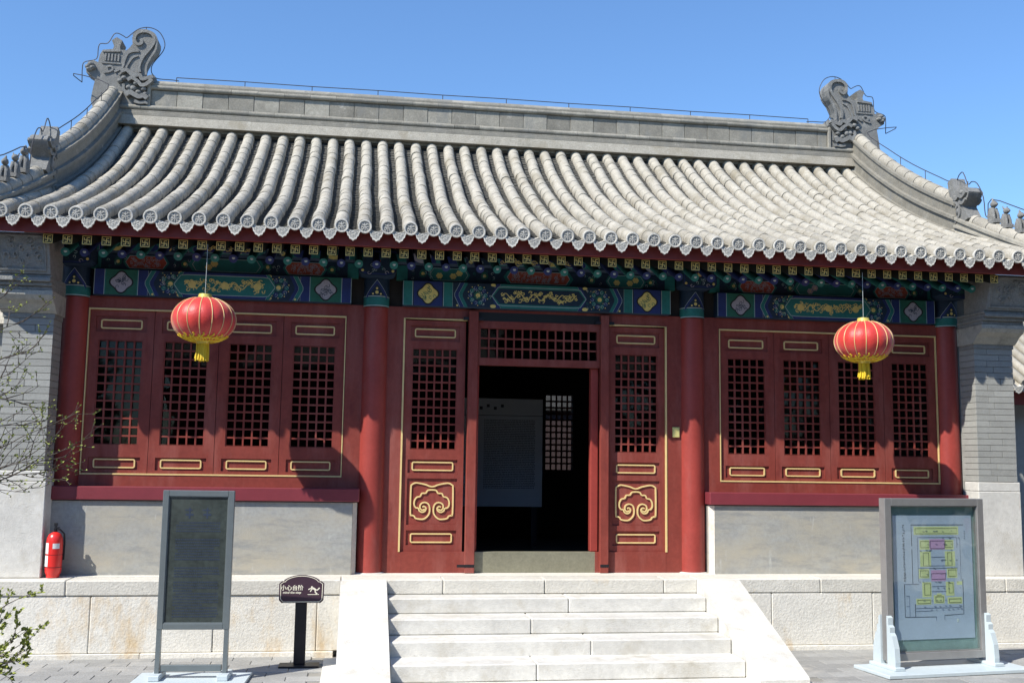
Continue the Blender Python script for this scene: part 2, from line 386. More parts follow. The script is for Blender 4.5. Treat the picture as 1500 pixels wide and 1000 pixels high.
# --- side walls and end piers
PX = 5.93; PO = 6.50; PY = -0.47
under = [(yy, prof(yy) - 0.24) for yy in (0.0, 0.8, 1.6, 2.4, 3.2, 3.58)]
under_b = [(2 * 3.58 - yy, z) for yy, z in reversed(under[:-1])]
for sx in (-1, 1):
    a, b = (PX + 0.03, PO - 0.02) if sx > 0 else (-PO + 0.02, -PX - 0.03)
    m = MB().prism([(-0.1, ZP)] + under + under_b + [(7.3, ZP)], YZ, a, b)
    part('gable_wall', m, 'brick', hall)
    pier = part('pier', MB().box(a + 0.012, b - 0.012, PY + 0.03, -0.11, ZP, 3.98), 'joint', hall)
    a, b = (PX, PO) if sx > 0 else (-PO, -PX)
    # white stone at the foot
    part('base_stone', MB().cbox(a - 0.012, b + 0.03, PY - 0.012, -0.16, ZP + 0.001, 1.98, 0.008), 'marble', pier)
    part('base_stone', MB().cbox(a - 0.010, b + 0.028, PY - 0.010, -0.16, 1.983, 2.105, 0.008), 'marble', pier)
    z = 2.11; k = 0; hb = 0.0815
    while z < 3.90:
        xs = [a, a + (0.19 if k % 2 else 0.37) + random.uniform(-.01, .01), b]
        if k % 2 == 0 and random.random() < 0.5: xs = [a, a + 0.28, b]
        for p0, p1 in zip(xs[:-1], xs[1:]):
            part('brick', MB().cbox(p0 + 0.003, p1 - 0.003, PY + random.uniform(-.0015, .0015), -0.112, z + 0.0026, z + hb - 0.0026, 0.002), 'brick', pier)
        z += hb; k += 1
    # corbelled head: carved course, curved corbel stone, mouldings, tilted carved panel
    part('carved_course', MB().cbox(a - 0.01, b + 0.01, PY - 0.015, -0.13, z, z + 0.055, 0.004), 'chitou', pier)
    z += 0.057
    cs = [(-0.13, z), (PY - 0.02, z), (PY - 0.06, z + 0.03), (PY - 0.12, z + 0.09), (PY - 0.21, z + 0.14), (PY - 0.25, z + 0.19), (PY - 0.25, z + 0.24), (-0.13, z + 0.24)]
    part('corbel_stone', MB().prism(cs[::-1], YZ, a - 0.03, b + 0.03), 'corbel', pier)
    z += 0.242
    mo = MB()
    for i, (dy, h) in enumerate(((0.24, 0.05), (0.28, 0.045), (0.33, 0.05), (0.30, 0.035))):
        mo.cbox(a - 0.02 - 0.008 * (i % 2), b + 0.02, PY - dy, -0.13, z, z + h - 0.002, 0.006); z += h
    part('corbel_moulding', mo, 'chitou', pier)
    pn = [(-0.3, z), (PY - 0.32, z), (PY - 0.50, 4.83), (-0.3, 4.83)]
    pp = part('carved_panel', MB().prism(pn[::-1], YZ, a - 0.015, b + 0.015), 'chitou', pier)
    dxz = (PY - 0.50 - (PY - 0.32)) / (4.83 - z)
    fnp = lambda u, v, t, z=z, dxz=dxz: (u, PY - 0.32 + dxz * (v - z) + t, v)
    rl = MB(); cx = (a + b) / 2
    rl.ribbon([(a + .03, z + .04), (b - .03, z + .04), (b - .03, 4.79), (a + .03, 4.79)], 0.025, 0.01, -0.018, True, fn=fnp)
    for _ in range(16):
        px, pz = random.uniform(a + .08, b - .08), random.uniform(z + .08, 4.75); rr = random.uniform(.02, .05); a0 = random.uniform(0, 6)
        rl.ribbon([(px + rr * (1 - i / 9) * math.cos(a0 + i * .7), pz + rr * (1 - i / 9) * math.sin(a0 + i * .7)) for i in range(8)], 0.016, 0.01, -0.022, fn=fnp)
    part('carved_relief', rl, 'chitou', pier)

# --- columns
def column(x):
    c = part('column', MB().lathe([(0.168, ZP), (0.166, 2.4), (0.162, 4.24)], 32, (x, 0.05, 0)), 'redcol', hall, 40)
    part('column_foot', MB().lathe([(0.0, ZP + .012), (.18, ZP + .012), (.20, ZP + .004), (.205, ZP - .02)], 20, (x, 0.05, 0)), 'marble', c, 40)
    hd = part('painted_head', MB().lathe([(0.165, 4.24), (0.165, 4.36)], 28, (x, 0.02, 0)).lathe([(0.1645, 4.36), (0.1645, 4.61)], 28, (x, 0.02, 0), mi=1), ['teal', 'navy'], c, 40)
    m = MB()
    for zz in (4.245, 4.365):
        m.lathe([(0.1665, zz), (0.1665, zz + .010)], 28, (x, 0.02, 0))
    part('head_band', m, 'line', c, 40)
    # blue gable-shaped panel and gold dot on the head
    fc = lambda u, v, t: (x + (0.165 + t) * math.sin(u / .165), 0.02 - (0.165 + t) * math.cos(u / .165), v)
    m = MB(); n = 10
    for i in range(n):
        u0, u1 = -.15 + .3 * i / n, -.15 + .3 * (i + 1) / n
        f = lambda u: 4.38 + .2 * (1 - abs(u) / .15)
        m.add([fc(u0, f(u0) - .05, .0015), fc(u1, f(u1) - .05, .0015), fc(u1, f(u1), .0015), fc(u0, f(u0), .0015)], [(0, 1, 2, 3)], 0)
        m.add([fc(u0, f(u0), .0022), fc(u1, f(u1), .0022), fc(u1, f(u1) + .007, .0022), fc(u0, f(u0) + .007, .0022)], [(0, 1, 2, 3)], 1)
    for (u, v, r) in ((0, 4.42, .022), (-.05, 4.40, .012), (.05, 4.40, .012), (0, 4.47, .014)):
        m.add([fc(u + r * math.cos(k * .785), v + r * math.sin(k * .785), .003) for k in range(8)], [tuple(range(8))], 2)
    part('head_painting', m, ['blue', 'line', 'goldpaint'], c)
    return c
CX = (-5.82, -2.12, 2.12, 5.82)
for x in CX: column(x)

# --- dado walls, sills
for sx in (-1, 1):
    a, b = (2.29, PX) if sx > 0 else (-PX, -2.29)
    # wall body with splayed inner end
    e = 0.055
    ol = [(a, 0.1), (a, -0.11), (a + (e if sx > 0 else 0), -0.20), (b - (e if sx < 0 else 0), -0.20), (b, -0.11), (b, 0.1)] if sx > 0 else [(a, 0.1), (a, -0.20), (b - e, -0.20), (b, -0.11), (b, 0.1)]
    d = part('dado_wall', MB().prism(ol, lambda u, v, t: (u, v, t), ZP, 1.752), 'dado', hall)
    part('mortar_edge', MB().add([(a - .002, -.11, ZP), (a + e - .004, -.203, ZP), (a + e - .004, -.203, 1.752), (a - .002, -.11, 1.752)] if sx > 0 else
         [(b - e + .004, -.203, ZP), (b + .002, -.11, ZP), (b + .002, -.11, 1.752), (b - e + .004, -.203, 1.752)], [(0, 1, 2, 3)]), 'coping', d)
    part('window_sill', MB().cbox(a - 0.025 if sx > 0 else a, b + (0.025 if sx < 0 else 0), -0.245, 0.0, 1.765, 1.925, 0.008), 'sill', hall)
    part('sill_gap', MB().box(a + .03, b - .03, -0.18, 0.0, 1.752, 1.765), 'joint', hall)

# --- red timber framing
GZ0, GZ1 = 2.0602, 4.1169
wf = MB()
for sx in (-1, 1):
    for (u0, u1, z0, z1) in ((2.05, 2.4914, 1.925, 4.265), (5.66, 5.96, 1.925, 4.265), (2.4914, 5.66, 1.925, GZ0), (2.4914, 5.66, GZ1, 4.265)):
        a, b = sorted((sx * u0, sx * u1)); wf.box(a, b, 0.0, 0.09, z0, z1)
    a, b = sorted((sx * 1.75, sx * 2.051)); wf.box(a, b, 0.002, 0.09, ZP, 4.265)
wf.box(-1.75, 1.75, 0.002, 0.09, 4.1169, 4.265)
for a, b in ((-1.75, -0.79), (0.79, 1.75)): wf.box(a, b, 0.0, 0.09, ZP, 1.1375)
part('timber_frame', wf, 'red', hall)
gw = 0.022
for sx in (-1, 1):
    gd = MB()
    xs = sorted((sx * 2.4914, sx * 5.66))
    gd.ribbon([(xs[0] + gw / 2, GZ0 + gw / 2), (xs[1] - gw / 2, GZ0 + gw / 2), (xs[1] - gw / 2, GZ1 - gw / 2), (xs[0] + gw / 2, GZ1 - gw / 2)], gw, 0.02, -0.008, True)
    part('gold_frame_line', gd, 'gold', hall); gd = MB()
    gd.ribbon([(sx * 1.75, 1.1375), (sx * 1.75, GZ1), (sx * 0.93, GZ1)], gw, 0.02, -0.008)
    part('gold_frame_line', gd, 'gold', hall)

# --- window and door leaves
def rounded(x0, x1, z0, z1, r=0.018):
    p = []
    for cx, cz, a0 in ((x1 - r, z0 + r, -90), (x1 - r, z1 - r, 0), (x0 + r, z1 - r, 90), (x0 + r, z0 + r, 180)):
        p += [(cx + r * math.cos(R(a0 + k * 30)), cz + r * math.sin(R(a0 + k * 30))) for k in range(4)]
    return p
bar_me = MB().cbox(-.5, .5, -.5, .5, -.5, .5, 0.06).mesh('lattice_bar', 'red')
def leaf_frame(w, holes):
    """stile-and-rail leaf 0..w by absolute z; holes = (x0,x1,z0,z1,recess or None)"""
    zs = sorted({z for h in holes for z in h[2:4]} | {LZ0, LZ1}); m = MB(); y0, y1 = 0.025, 0.075
    xs = sorted({0.0, w} | {h[0] for h in holes} | {h[1] for h in holes})
    for zi in range(len(zs) - 1):
        za, zb = zs[zi], zs[zi + 1]
        hs = [h for h in holes if h[2] <= za + 1e-6 and h[3] >= zb - 1e-6]
        if not hs: m.box(0.003, w - 0.003, y0, y1, za, zb)
        else:
            h = hs[0]
            m.box(0.003, h[0], y0, y1, za, zb); m.box(h[1], w - 0.003, y0, y1, za, zb)
            if h[4] is not None: m.box(h[0], h[1], y0 + h[4], y1 - .004, za, zb)
    return m
def bevel_rim(m, x0, x1, z0, z1, wd=0.014):
    m.ribbon([(x0 + wd / 2, z0 + wd / 2), (x1 - wd / 2, z0 + wd / 2), (x1 - wd / 2, z1 - wd / 2), (x0 + wd / 2, z1 - wd / 2)], wd, 0.05, 0.034, True)
def make_leaf(kind, x):
    global LZ0, LZ1
    if kind == 'window':
        w = 0.79215; LZ0, LZ1 = GZ0 + .02, GZ1 - .02; nc, nr = 5, 12
        lx0, lx1, lz0, lz1 = 0.128, w - 0.128, 2.43, 3.72
        pans = [(0.09, w - 0.09, 3.825, 4.02), (0.09, w - 0.09, 2.12, 2.275)]
        rects = [(0.155, w - 0.155, 3.87, 3.972), (0.155, w - 0.155, 2.15, 2.248)]
        big = None
    else:
        w = 0.80; LZ0, LZ1 = 1.1375, GZ1 - .02; nc, nr = 6, 12
        lx0, lx1, lz0, lz1 = 0.105, w - 0.105, 2.43, 3.73
        pans = [(0.08, w - 0.08, 3.83, 4.03), (0.08, w - 0.08, 2.13, 2.30), (0.08, w - 0.08, 1.22, 1.405)]
        rects = [(0.14, w - 0.14, 3.885, 3.985), (0.14, w - 0.14, 2.165, 2.265), (0.14, w - 0.14, 1.255, 1.36)]
        big = (0.08, w - 0.08, 1.475, 2.06)
    holes = [(lx0, lx1, lz0, lz1, None)] + [(*p, 0.022) for p in pans] + ([(*big, 0.022)] if big else [])
    fm = leaf_frame(w, holes); bevel_rim(fm, lx0, lx1, lz0, lz1)
    fr_o = inst('window' if kind == 'window' else 'door_leaf', fm.mesh('leaf', 'red'), hall, T(x, 0, 0))
    def sub(n, mb, mt, sm=None):
        return inst(n, mb.mesh(n, mt, sm), fr_o, T(x, 0, 0))
    for r in rects:
        gm = MB().ribbon(rounded(*r), 0.017, 0.05, 0.030, True)
        sub('gold_moulding', gm, 'gold')
    if big:
        cx, cz, sc = w / 2, (big[2] + big[3]) / 2, 0.00355
        half1 = [(0, 53), (-10, 55), (-22, 60), (-45, 65), (-60, 66), (-72, 60), (-76, 48), (-76, -42), (-70, -49), (-62, -52), (-56, -60), (-32, -63), (-18, -56), (-8, -42), (-7, -22), (-13, -8), (-26, -3), (-39, -9), (-42, -22), (-34, -31), (-24, -27)]
        half2 = [(0, 42), (-15, 40), (-22, 30), (-36, 29), (-42, 18), (-54, 15), (-62, 3), (-63, -12), (-57, -22), (-48, -24), (-44, -33), (-34, -38), (-24, -34), (-20, -24), (-27, -17), (-33, -20)]
        gm = MB()
        for sg in (1, -1):
            for hf in (half1, half2):
                # smooth by subdividing
                q = [(cx + sg * a * sc, cz + b * sc) for a, b in hf]; q2 = []
                for i in range(len(q) - 1):
                    p0, p1, p2, p3 = q[max(i - 1, 0)], q[i], q[i + 1], q[min(i + 2, len(q) - 1)]
                    for k in range(3):
                        t = k / 3
                        q2.append(tuple(.5 * (2 * p1[j] + (p2[j] - p0[j]) * t + (2 * p0[j] - 5 * p1[j] + 4 * p2[j] - p3[j]) * t * t + (3 * p1[j] - p0[j] - 3 * p2[j] + p3[j]) * t ** 3) for j in (0, 1)))
                q2.append(q[-1])
                gm.ribbon(q2, 0.019, 0.05, 0.030)
        sub('gold_cloud_scroll', gm, 'gold')
    return lattice(fr_o, x, lx0, lx1, lz0, lz1, nc, nr)
def lattice(fr_o, x, lx0, lx1, lz0, lz1, nc, nr, yb=0.052):
    for i in range(1, nc):
        xx = lx0 + (lx1 - lx0) * i / nc
        inst('lattice_bar', bar_me, fr_o, T(x + xx, yb, (lz0 + lz1) / 2) @ Matrix.Diagonal((0.022, 0.026, lz1 - lz0, 1)))
    for i in range(1, nr):
        zz = lz0 + (lz1 - lz0) * i / nr
        inst('lattice_bar', bar_me, fr_o, T(x + (lx0 + lx1) / 2, yb + .0015, zz) @ Matrix.Diagonal((lx1 - lx0, 0.026, 0.022, 1)))
    inst('pane', MB().box(lx0, lx1, 0.072, 0.076, lz0, lz1).mesh('pane', 'glass'), fr_o, T(x, 0, 0))
    return fr_o
for x in (-5.66, 2.4914):
    for k in range(4): make_leaf('window', x + k * 0.79215)
for x in (-1.745, 0.945): make_leaf('door', x)

# --- door surround (curtain frame), transom, jambs, threshold
for a, b in ((-0.918, -0.794), (0.842, 0.953)):
    pst = part('door_post', MB().cbox(a, b, -0.075, 0.02, ZP + .002, 4.235, 0.006), 'red', hall)
    part('iron_strap', MB().box(a - 0.10 if a < 0 else a, b if a < 0 else b + .004, -0.0785, -0.0755, 0.95, 0.985), 'iron', pst)
    part('iron_hook', MB().box(a - 0.07, b + 0.07, -0.06, -0.005, 4.115, 4.150), 'iron', pst)
tr = part('transom', MB().box(-0.79, 0.84, -0.005, 0.07, 3.535, 3.63).box(-0.79, 0.84, -0.005, 0.07, 4.02, 4.115)
          .box(-0.79, -0.755, -0.005, 0.07, 3.63, 4.02).box(0.805, 0.84, -0.005, 0.07, 3.63, 4.02), 'red', hall)
lattice(tr, 0, -0.755, 0.805, 3.63, 4.02, 14, 3, 0.03)
part('door_head_gap', MB().box(-0.79, 0.84, 0.0, 0.06, 4.115, 4.23), 'black', hall)
part('door_jamb', MB().cbox(0.735, 0.84, 0.05, 0.17, 1.137, 3.535, 0.01), 'redcol', hall)
part('door_jamb', MB().cbox(-0.84, -0.76, 0.05, 0.17, 1.137, 3.535, 0.01), 'redcol', hall)
part('threshold', MB().cbox(-0.80, 0.845, 0.01, 0.13, ZP + .001, 1.137, 0.004), 'threshold', hall)

# --- painted beams
class Paint(MB):
    """flat painting on a plane facing -y; layers sit a hair apart"""
    def __init__(s, y, mats): super().__init__(); s.y = y; s.lay = 0; s.mats = mats
    def mi(s, n): return s.mats.index(n)
    def poly(s, pts, col, up=1):
        s.lay += up
        yy = s.y - 0.0012 - s.lay * 0.00004
        ar = sum(pts[i - 1][0] * pts[i][1] - pts[i][0] * pts[i - 1][1] for i in range(len(pts)))
        if ar < 0: pts = pts[::-1]
        s.add([(u, yy, v) for u, v in pts], [tuple(range(len(pts)))], s.mi(col))
    def rect(s, a, b, c, d, col): s.poly([(a, c), (b, c), (b, d), (a, d)], col)
    def disc(s, u, v, r, col, n=12, ry=None):
        ry = ry or r
        s.poly([(u + r * math.cos(2 * math.pi * k / n), v + ry * math.sin(2 * math.pi * k / n)) for k in range(n)], col)
    def line(s, pts, wd, col):
        s.lay += 1; yy = s.y - 0.0012 - s.lay * 0.00004
        for (a, b) in zip(pts[:-1], pts[1:]):
            dx, dz = b[0] - a[0], b[1] - a[1]; l = math.hypot(dx, dz) or 1; nx, nz = -dz / l * wd / 2, dx / l * wd / 2
            s.add([(a[0] - nx, yy, a[1] - nz), (b[0] - nx, yy, b[1] - nz), (b[0] + nx, yy, b[1] + nz), (a[0] + nx, yy, a[1] + nz)], [(0, 1, 2, 3)], s.mi(col))
    def curl(s, u, v, r, a0, sg, col, wd):
        s.line([(u + r * (1 - .11 * i) * math.cos(a0 + sg * i * .75), v + r * (1 - .11 * i) * math.sin(a0 + sg * i * .75)) for i in range(8)], wd, col)
PM = ['teal', 'green', 'blue', 'navy', 'goldpaint', 'line', 'silver', 'orange', 'black']
def flower(p, u, v, r):
    p.disc(u, v, r, 'navy', 16)
    for k in range(10):
        a = k * .628; p.disc(u + r * .72 * math.cos(a), v + r * .72 * math.sin(a), r * .23, 'blue' if k % 2 else 'teal', 8)
        p.curl(u + r * .72 * math.cos(a), v + r * .72 * math.sin(a), r * .2, a, 1, 'line', .004)
        p.disc(u + r * .98 * math.cos(a + .3), v + r * .98 * math.sin(a + .3), .008, 'goldpaint', 6)
    p.disc(u, v, r * .40, 'green', 12); p.disc(u, v, r * .22, 'goldpaint', 12)
def medal(p, u, v, r, col, bg):
    p.rect(u - r * 1.55, u + r * 1.55, v - r * 1.35, v + r * 1.35, bg)
    q = []
    for k in range(32):
        a = 2 * math.pi * k / 32; rr = r * (1.12 + .14 * math.cos(4 * a))
        q.append((u + rr * math.cos(a), v + rr * math.sin(a)))
    p.poly(q, 'black'); p.poly([(u + (x - u) * .86, v + (z - v) * .86) for x, z in q], col)
    rnd = random.Random(int(u * 1000))
    for _ in range(14):
        a, rr = rnd.uniform(0, 6.28), rnd.uniform(0.1, .75) * r
        p.curl(u + rr * math.cos(a), v + rr * math.sin(a), r * .24, a, rnd.choice((-1, 1)), 'navy' if col == 'silver' else 'green', .006)
def chevron(p, u, z0, z1, sg, cols, wd, tip):
    zm = (z0 + z1) / 2; x = u
    for c, ww in zip(cols, wd):
        pts = [(x, z0), (x + sg * tip, zm - .02), (x + sg * tip, zm + .02), (x, z1)]
        pts2 = [(a + sg * ww, b) for a, b in pts]
        p.poly(pts + pts2[::-1], c); p.line(pts2, .005, 'line'); x += sg * ww
    return x
def goldscroll(p, u0, u1, v0, v1, col, dens, seed):
    rnd = random.Random(seed); n = int((u1 - u0) * dens)
    vm = (v0 + v1) / 2; A = (v1 - v0) * .27
    p.line([(u0 + (u1 - u0) * i / 60, vm + A * math.sin(i * .55)) for i in range(61)], .012, col)
    for i in range(n):
        u, v = u0 + (u1 - u0) * (i + rnd.random()) / n, rnd.uniform(v0 + .01, v1 - .01)
        p.curl(u, v, rnd.uniform(.018, .034), rnd.uniform(0, 6.3), rnd.choice((-1, 1)), col, .010)
        if rnd.random() < .5: p.poly([(u, v), (u + rnd.uniform(.02, .04), v + rnd.uniform(-.02, .02)), (u + .01, v + rnd.uniform(.01, .03))], col)
def fang(x0, x1, z0, z1, y, style):
    b = part('architrave', MB().cbox(x0, x1, y, 0.06, z0, z1, 0.012), 'navy', hall)
    p = Paint(y, PM); e = .008; z0 += e; z1 -= e; zm = (z0 + z1) / 2; h = (z1 - z0); L = x1 - x0; xm = (x0 + x1) / 2
    c1, c2 = ('blue', 'teal') if style == 'side' else ('teal', 'blue')
    p.rect(x0 + e, x1 - e, z0, z1, c2 if style == 'side' else 'navy')
    for sg in (1, -1):
        o = x0 + e if sg > 0 else x1 - e
        X = lambda d: o + sg * d
        for d in (0.0, 0.52):
            p.rect(*sorted((X(d), X(d + .12))), z0, z1, c1)
            for dd in (d, d + .12): p.rect(*sorted((X(dd) - .003, X(dd) + .003)), z0, z1, 'line')
        medal(p, X(.32), zm, .118, 'silver' if style == 'side' else 'goldpaint', 'green' if style == 'side' else 'blue')
        # flower field with chevrons
        F = .91 if style == 'side' else .97; G = 1.03 if style == 'side' else 1.17; OF = 1.10 if style == 'side' else 1.30
        p.rect(*sorted((X(.64), X(OF + .1))), z0, z1, 'navy')
        chevron(p, X(F - .13), z0, z1, -sg, [c1, c2], [.05, .055], .07)
        flower(p, X(F), zm, .135)
        for k in range(26):
            rn = random.random; uu, vv = X(F - .1 + (OF - F) * rn()), z0 + .02 + (h - .04) * rn()
            p.curl(uu, vv, .02, 6.3 * rn(), 1, random.choice(('teal', 'line', 'blue', 'teal')), .005)
            if k % 3 == 0: p.disc(uu, vv, .006, 'goldpaint', 6)
        for vv, ss in ((z0 + .022, 1), (z1 - .015, .8)):
            p.disc(X(G), vv, .040 * ss, 'goldpaint', 10, .024 * ss)
        p.disc(X(.70), z0 + .018, .014, 'goldpaint', 8)
        chevron(p, X(OF - .08), z0, z1, sg, [c2, c1], [.05, .05], -.07)
    # central cartouche
    ux = L / 2 - (1.06 if style == 'side' else 1.26)
    def hexa(s): return [(xm - ux - .10 + s, zm), (xm - ux - .02 + s, zm - .115 + s * .7), (xm - ux + .05 + s, z0 + .035 + s), (xm + ux - .05 - s, z0 + .035 + s), (xm + ux + .02 - s, zm - .115 + s * .7), (xm + ux + .10 - s, zm), (xm + ux + .02 - s, zm + .115 - s * .7), (xm + ux - .05 - s, z1 - .035 - s), (xm - ux + .05 + s, z1 - .035 - s), (xm - ux - .02 + s, zm + .115 - s * .7)]
    p.rect(xm - ux + .02, xm + ux - .02, z0, z1, c1)
    p.poly(hexa(0), 'teal'); p.line(hexa(0) + hexa(0)[:1], .007, 'line'); p.poly(hexa(.022), 'teal' if style == 'side' else 'navy')
    goldscroll(p, xm - ux + .03, xm + ux - .03, zm - .075, zm + .075, 'goldpaint', 60, int(xm * 10) + 5)
    if style == 'side':
        for k in (-.40, 0, .40): p.disc(xm + k, zm, .048, 'goldpaint', 12)
    part('beam_painting', p, PM, b)
def dian(x0, x1, z0, z1, y, style):
    b = part('cushion_board', MB().box(x0, x1, y, 0.06, z0, z1), 'green', hall)
    p = Paint(y, PM); zm = (z0 + z1) / 2; L = x1 - x0; xm = (x0 + x1) / 2
    p.rect(x0, x1, z0, z1, 'navy')
    def cart(u, w, col, inner, bud):
        h = (z1 - z0) / 2 - .015
        o = [(u - w, zm), (u - w + .05, zm - h), (u + w - .05, zm - h), (u + w, zm), (u + w - .05, zm + h), (u - w + .05, zm + h)]
        p.poly([(a + (a - u) * .12, zm + (b2 - zm) * 1.08) for a, b2 in o], 'teal'); p.poly(o, col); p.line(o + o[:1], .006, 'line')
        rnd = random.Random(int(u * 77))
        if inner == 'silver':
            for _ in range(int(w * 190)):
                p.curl(u + rnd.uniform(-w + .07, w - .07), zm + rnd.uniform(-h + .025, h - .025), .02, rnd.uniform(0, 6), rnd.choice((-1, 1)), 'silver', .006)
        else:
            for _ in range(3):
                a, b2 = u + rnd.uniform(-w * .6, w * .6), zm + rnd.uniform(-.03, .03)
                for k in range(6): p.disc(a + .028 * math.cos(k * 1.05), b2 + .024 * math.sin(k * 1.05), .018, bud, 7)
                p.disc(a, b2, .012, 'goldpaint', 6)
    p.rect(x0, x0 + .14, z0, z1, 'teal'); p.rect(x1 - .14, x1, z0, z1, 'teal')
    for sg in (1, -1):
        o = x0 if sg > 0 else x1
        for d, w, col, inner in ((.68, .25, 'orange' if style == 'side' else 'teal', 'silver' if style == 'side' else 'bud'),):
            cart(o + sg * d, w, col, inner, 'goldpaint')
        for d in (.34, 1.15):
            u = o + sg * d; p.disc(u, zm, .05, 'green', 10); p.disc(u, zm, .022, 'goldpaint', 10)
            for k in range(12): p.curl(u + random.uniform(-.14, .14), random.uniform(z0 + .03, z1 - .03), .022, random.uniform(0, 6), 1, random.choice(('teal', 'green', 'line')), .005)
    cart(xm, .42, 'teal' if style == 'side' else 'orange', 'bud' if style == 'side' else 'silver', 'goldpaint' if xm < 0 else 'silver')
    part('board_painting', p, PM, b)
def lin(x0, x1, z0, z1, y, style):
    b = part('purlin', MB().cbox(x0, x1, y, 0.06, z0, z1, 0.03), 'navy', hall)
    p = Paint(y, PM); zm = (z0 + z1) / 2; xm = (x0 + x1) / 2; a, c = z0 + .03, z1 - .012
    p.rect(x0, x1, a, c, 'blue')
    for sg in (1, -1):
        o = x0 if sg > 0 else x1; X = lambda d: o + sg * d
        p.rect(*sorted((X(0), X(.14))), a, c, 'teal'); p.rect(*sorted((X(.14), X(.146))), a, c, 'line')
        p.disc(X(.34), c - .02, .12, 'goldpaint' if style == 'side' else 'silver', 16, .085); p.disc(X(.34), c, .07, 'green', 12, .06)
        p.rect(*sorted((X(.52), X(.64))), a, c, 'teal'); p.rect(*sorted((X(.64), X(.646))), a, c, 'line')
        chevron(p, X(.80), a, c, sg, ['teal', 'navy'], [.06, .05], .05)
        p.rect(*sorted((X(.95), X(1.25))), a, c, 'navy'); p.disc(X(.98), zm, .03, 'goldpaint', 10)
        for k in range(10): p.curl(X(.92 + random.random() * .34), random.uniform(a + .02, c - .02), .02, random.uniform(0, 6), 1, random.choice(('teal', 'line')), .005)
        chevron(p, X(1.27), a, c, sg, ['teal', 'blue'], [.05, .04], -.05)
    ux = (x1 - x0) / 2 - 1.33
    p.rect(xm - ux, xm + ux, a, c, 'teal'); p.rect(xm - ux + .03, xm + ux - .03, a + .018, c, 'blue'); p.rect(xm - ux + .02, xm + ux - .02, a + .012, a + .018, 'line')
    goldscroll(p, xm - ux + .06, xm + ux - .06, a + .022, c, 'goldpaint', 46, int(xm * 10) + 91)
    part('purlin_painting', p, PM, b)
for (x0, x1, style) in ((-5.60, -2.44, 'side'), (-1.79, 1.79, 'mid'), (2.44, 5.60, 'side')):
    fang(x0, x1, 4.267, 4.60, -0.10, style)
    dian(x0 - .08, x1 + .08, 4.612, 4.80, -0.025, style)
    lin(x0 - .10, x1 + .10, 4.806, 4.945, -0.10, style)
# closing boards behind the beams
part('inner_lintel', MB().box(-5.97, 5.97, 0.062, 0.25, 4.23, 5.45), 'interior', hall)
# beam heads over the columns
for x in CX:
    hw = 0.235
    ol = [(x - hw, 4.66), (x - hw + .03, 4.625), (x - .10, 4.60), (x, 4.608), (x + .10, 4.60), (x + hw - .03, 4.625), (x + hw, 4.66), (x + hw, 4.93), (x - hw, 4.93)]
    if abs(x) > 5: ol = [(max(min(u, 5.925), -5.925), v) for u, v in ol]
    bh = part('beam_head', MB().prism(ol, XZ, 0.0, -0.33), 'navy', hall)
    p = Paint(-0.33, PM); q = [(x + (u - x) * .93, 4.775 + (v - 4.775) * .93) for u, v in ol]
    p.poly(q, 'blue'); p.poly([(x + (u - x) * .87, 4.785 + (v - 4.785) * .84) for u, v in ol], 'navy')
    for k in range(14):
        p.curl(x + random.uniform(-.09, .09), random.uniform(4.67, 4.88), .024, random.uniform(0, 6), 1, random.choice(('teal', 'green', 'line')), .006)
    p.disc(x, 4.79, .035, 'orange', 12); p.disc(x, 4.79, .028, 'goldpaint', 12)
    for sg in (-1, 1):
        if abs(x + sg * .19) < 5.9: p.disc(x + sg * .19, 4.665, .018, 'goldpaint', 8); p.curl(x + sg * .11, 4.64, .03, 0, sg, 'silver', .008)
    part('head_painting', p, PM, bh)

# --- eaves: flying rafters with fret ends, round rafters with pearl ends, fascia, soffit
rs = 0.112
raf_me = MB().prism([(0, -rs / 2), (0, rs / 2), (0.75, rs / 2 + .24), (0.75, -rs / 2 + .24)][::-1], YZ, -rs / 2, rs / 2).mesh('rafter', 'rafter')
fm = MB(); k = .048
fm.ribbon([(-k, -k), (k, -k), (k, k), (-k, k)], .012, .002, -.005, True)
a = .029
for q in range(4):
    c_, s_ = math.cos(q * math.pi / 2), math.sin(q * math.pi / 2)
    fm.ribbon([(c_ * u - s_ * v, s_ * u + c_ * v) for u, v in ((0, 0), (0, a), (a, a))], .012, .002, -.005 - .0003 * q)
fret_me = fm.mesh('fret_ornament', 'goldpaint')
rr_me = [MB().tube([(0, 0, 0), (0, .8, .37)], .052, 12).mesh('round_rafter', c) for c in ('teal', 'blue')]
pm = [MB().lathe([(.0, .006), (.016, .005), (.022, 0)], 10, (.004 * 0, 0, 0)).mesh('pearl', 'pearl')]
for i in range(-1, 57):
    x = (i - 27.5) * 0.2146
    if abs(x) < 5.95:
        r_ = inst('rafter', raf_me, hall, T(x, -1.03, 4.757))
        inst('fret_ornament', fret_me, r_, T(x, -1.03, 4.757))
for i in range(55):
    x = (i - 27) * 0.2146
    r_ = inst('round_rafter', rr_me[i % 2], hall, T(x, -0.70, 4.672))
    inst('pearl', pm[0], r_, T(x + .004, -0.703, 4.686) @ RX90)
fs = part('fascia', MB().prism([(-1.145, 4.808), (-1.10, 4.806), (-1.06, 4.97), (-1.125, 5.0)], YZ, -6.75, 6.75), 'fascia', hall)
part('soffit', MB().prism([(-1.095, 4.806), (-0.30, 5.055), (0.25, 5.36), (0.25, 5.46), (-0.6, 5.10), (-1.06, 4.95)], YZ, -6.45, 6.45), 'soffit', hall)

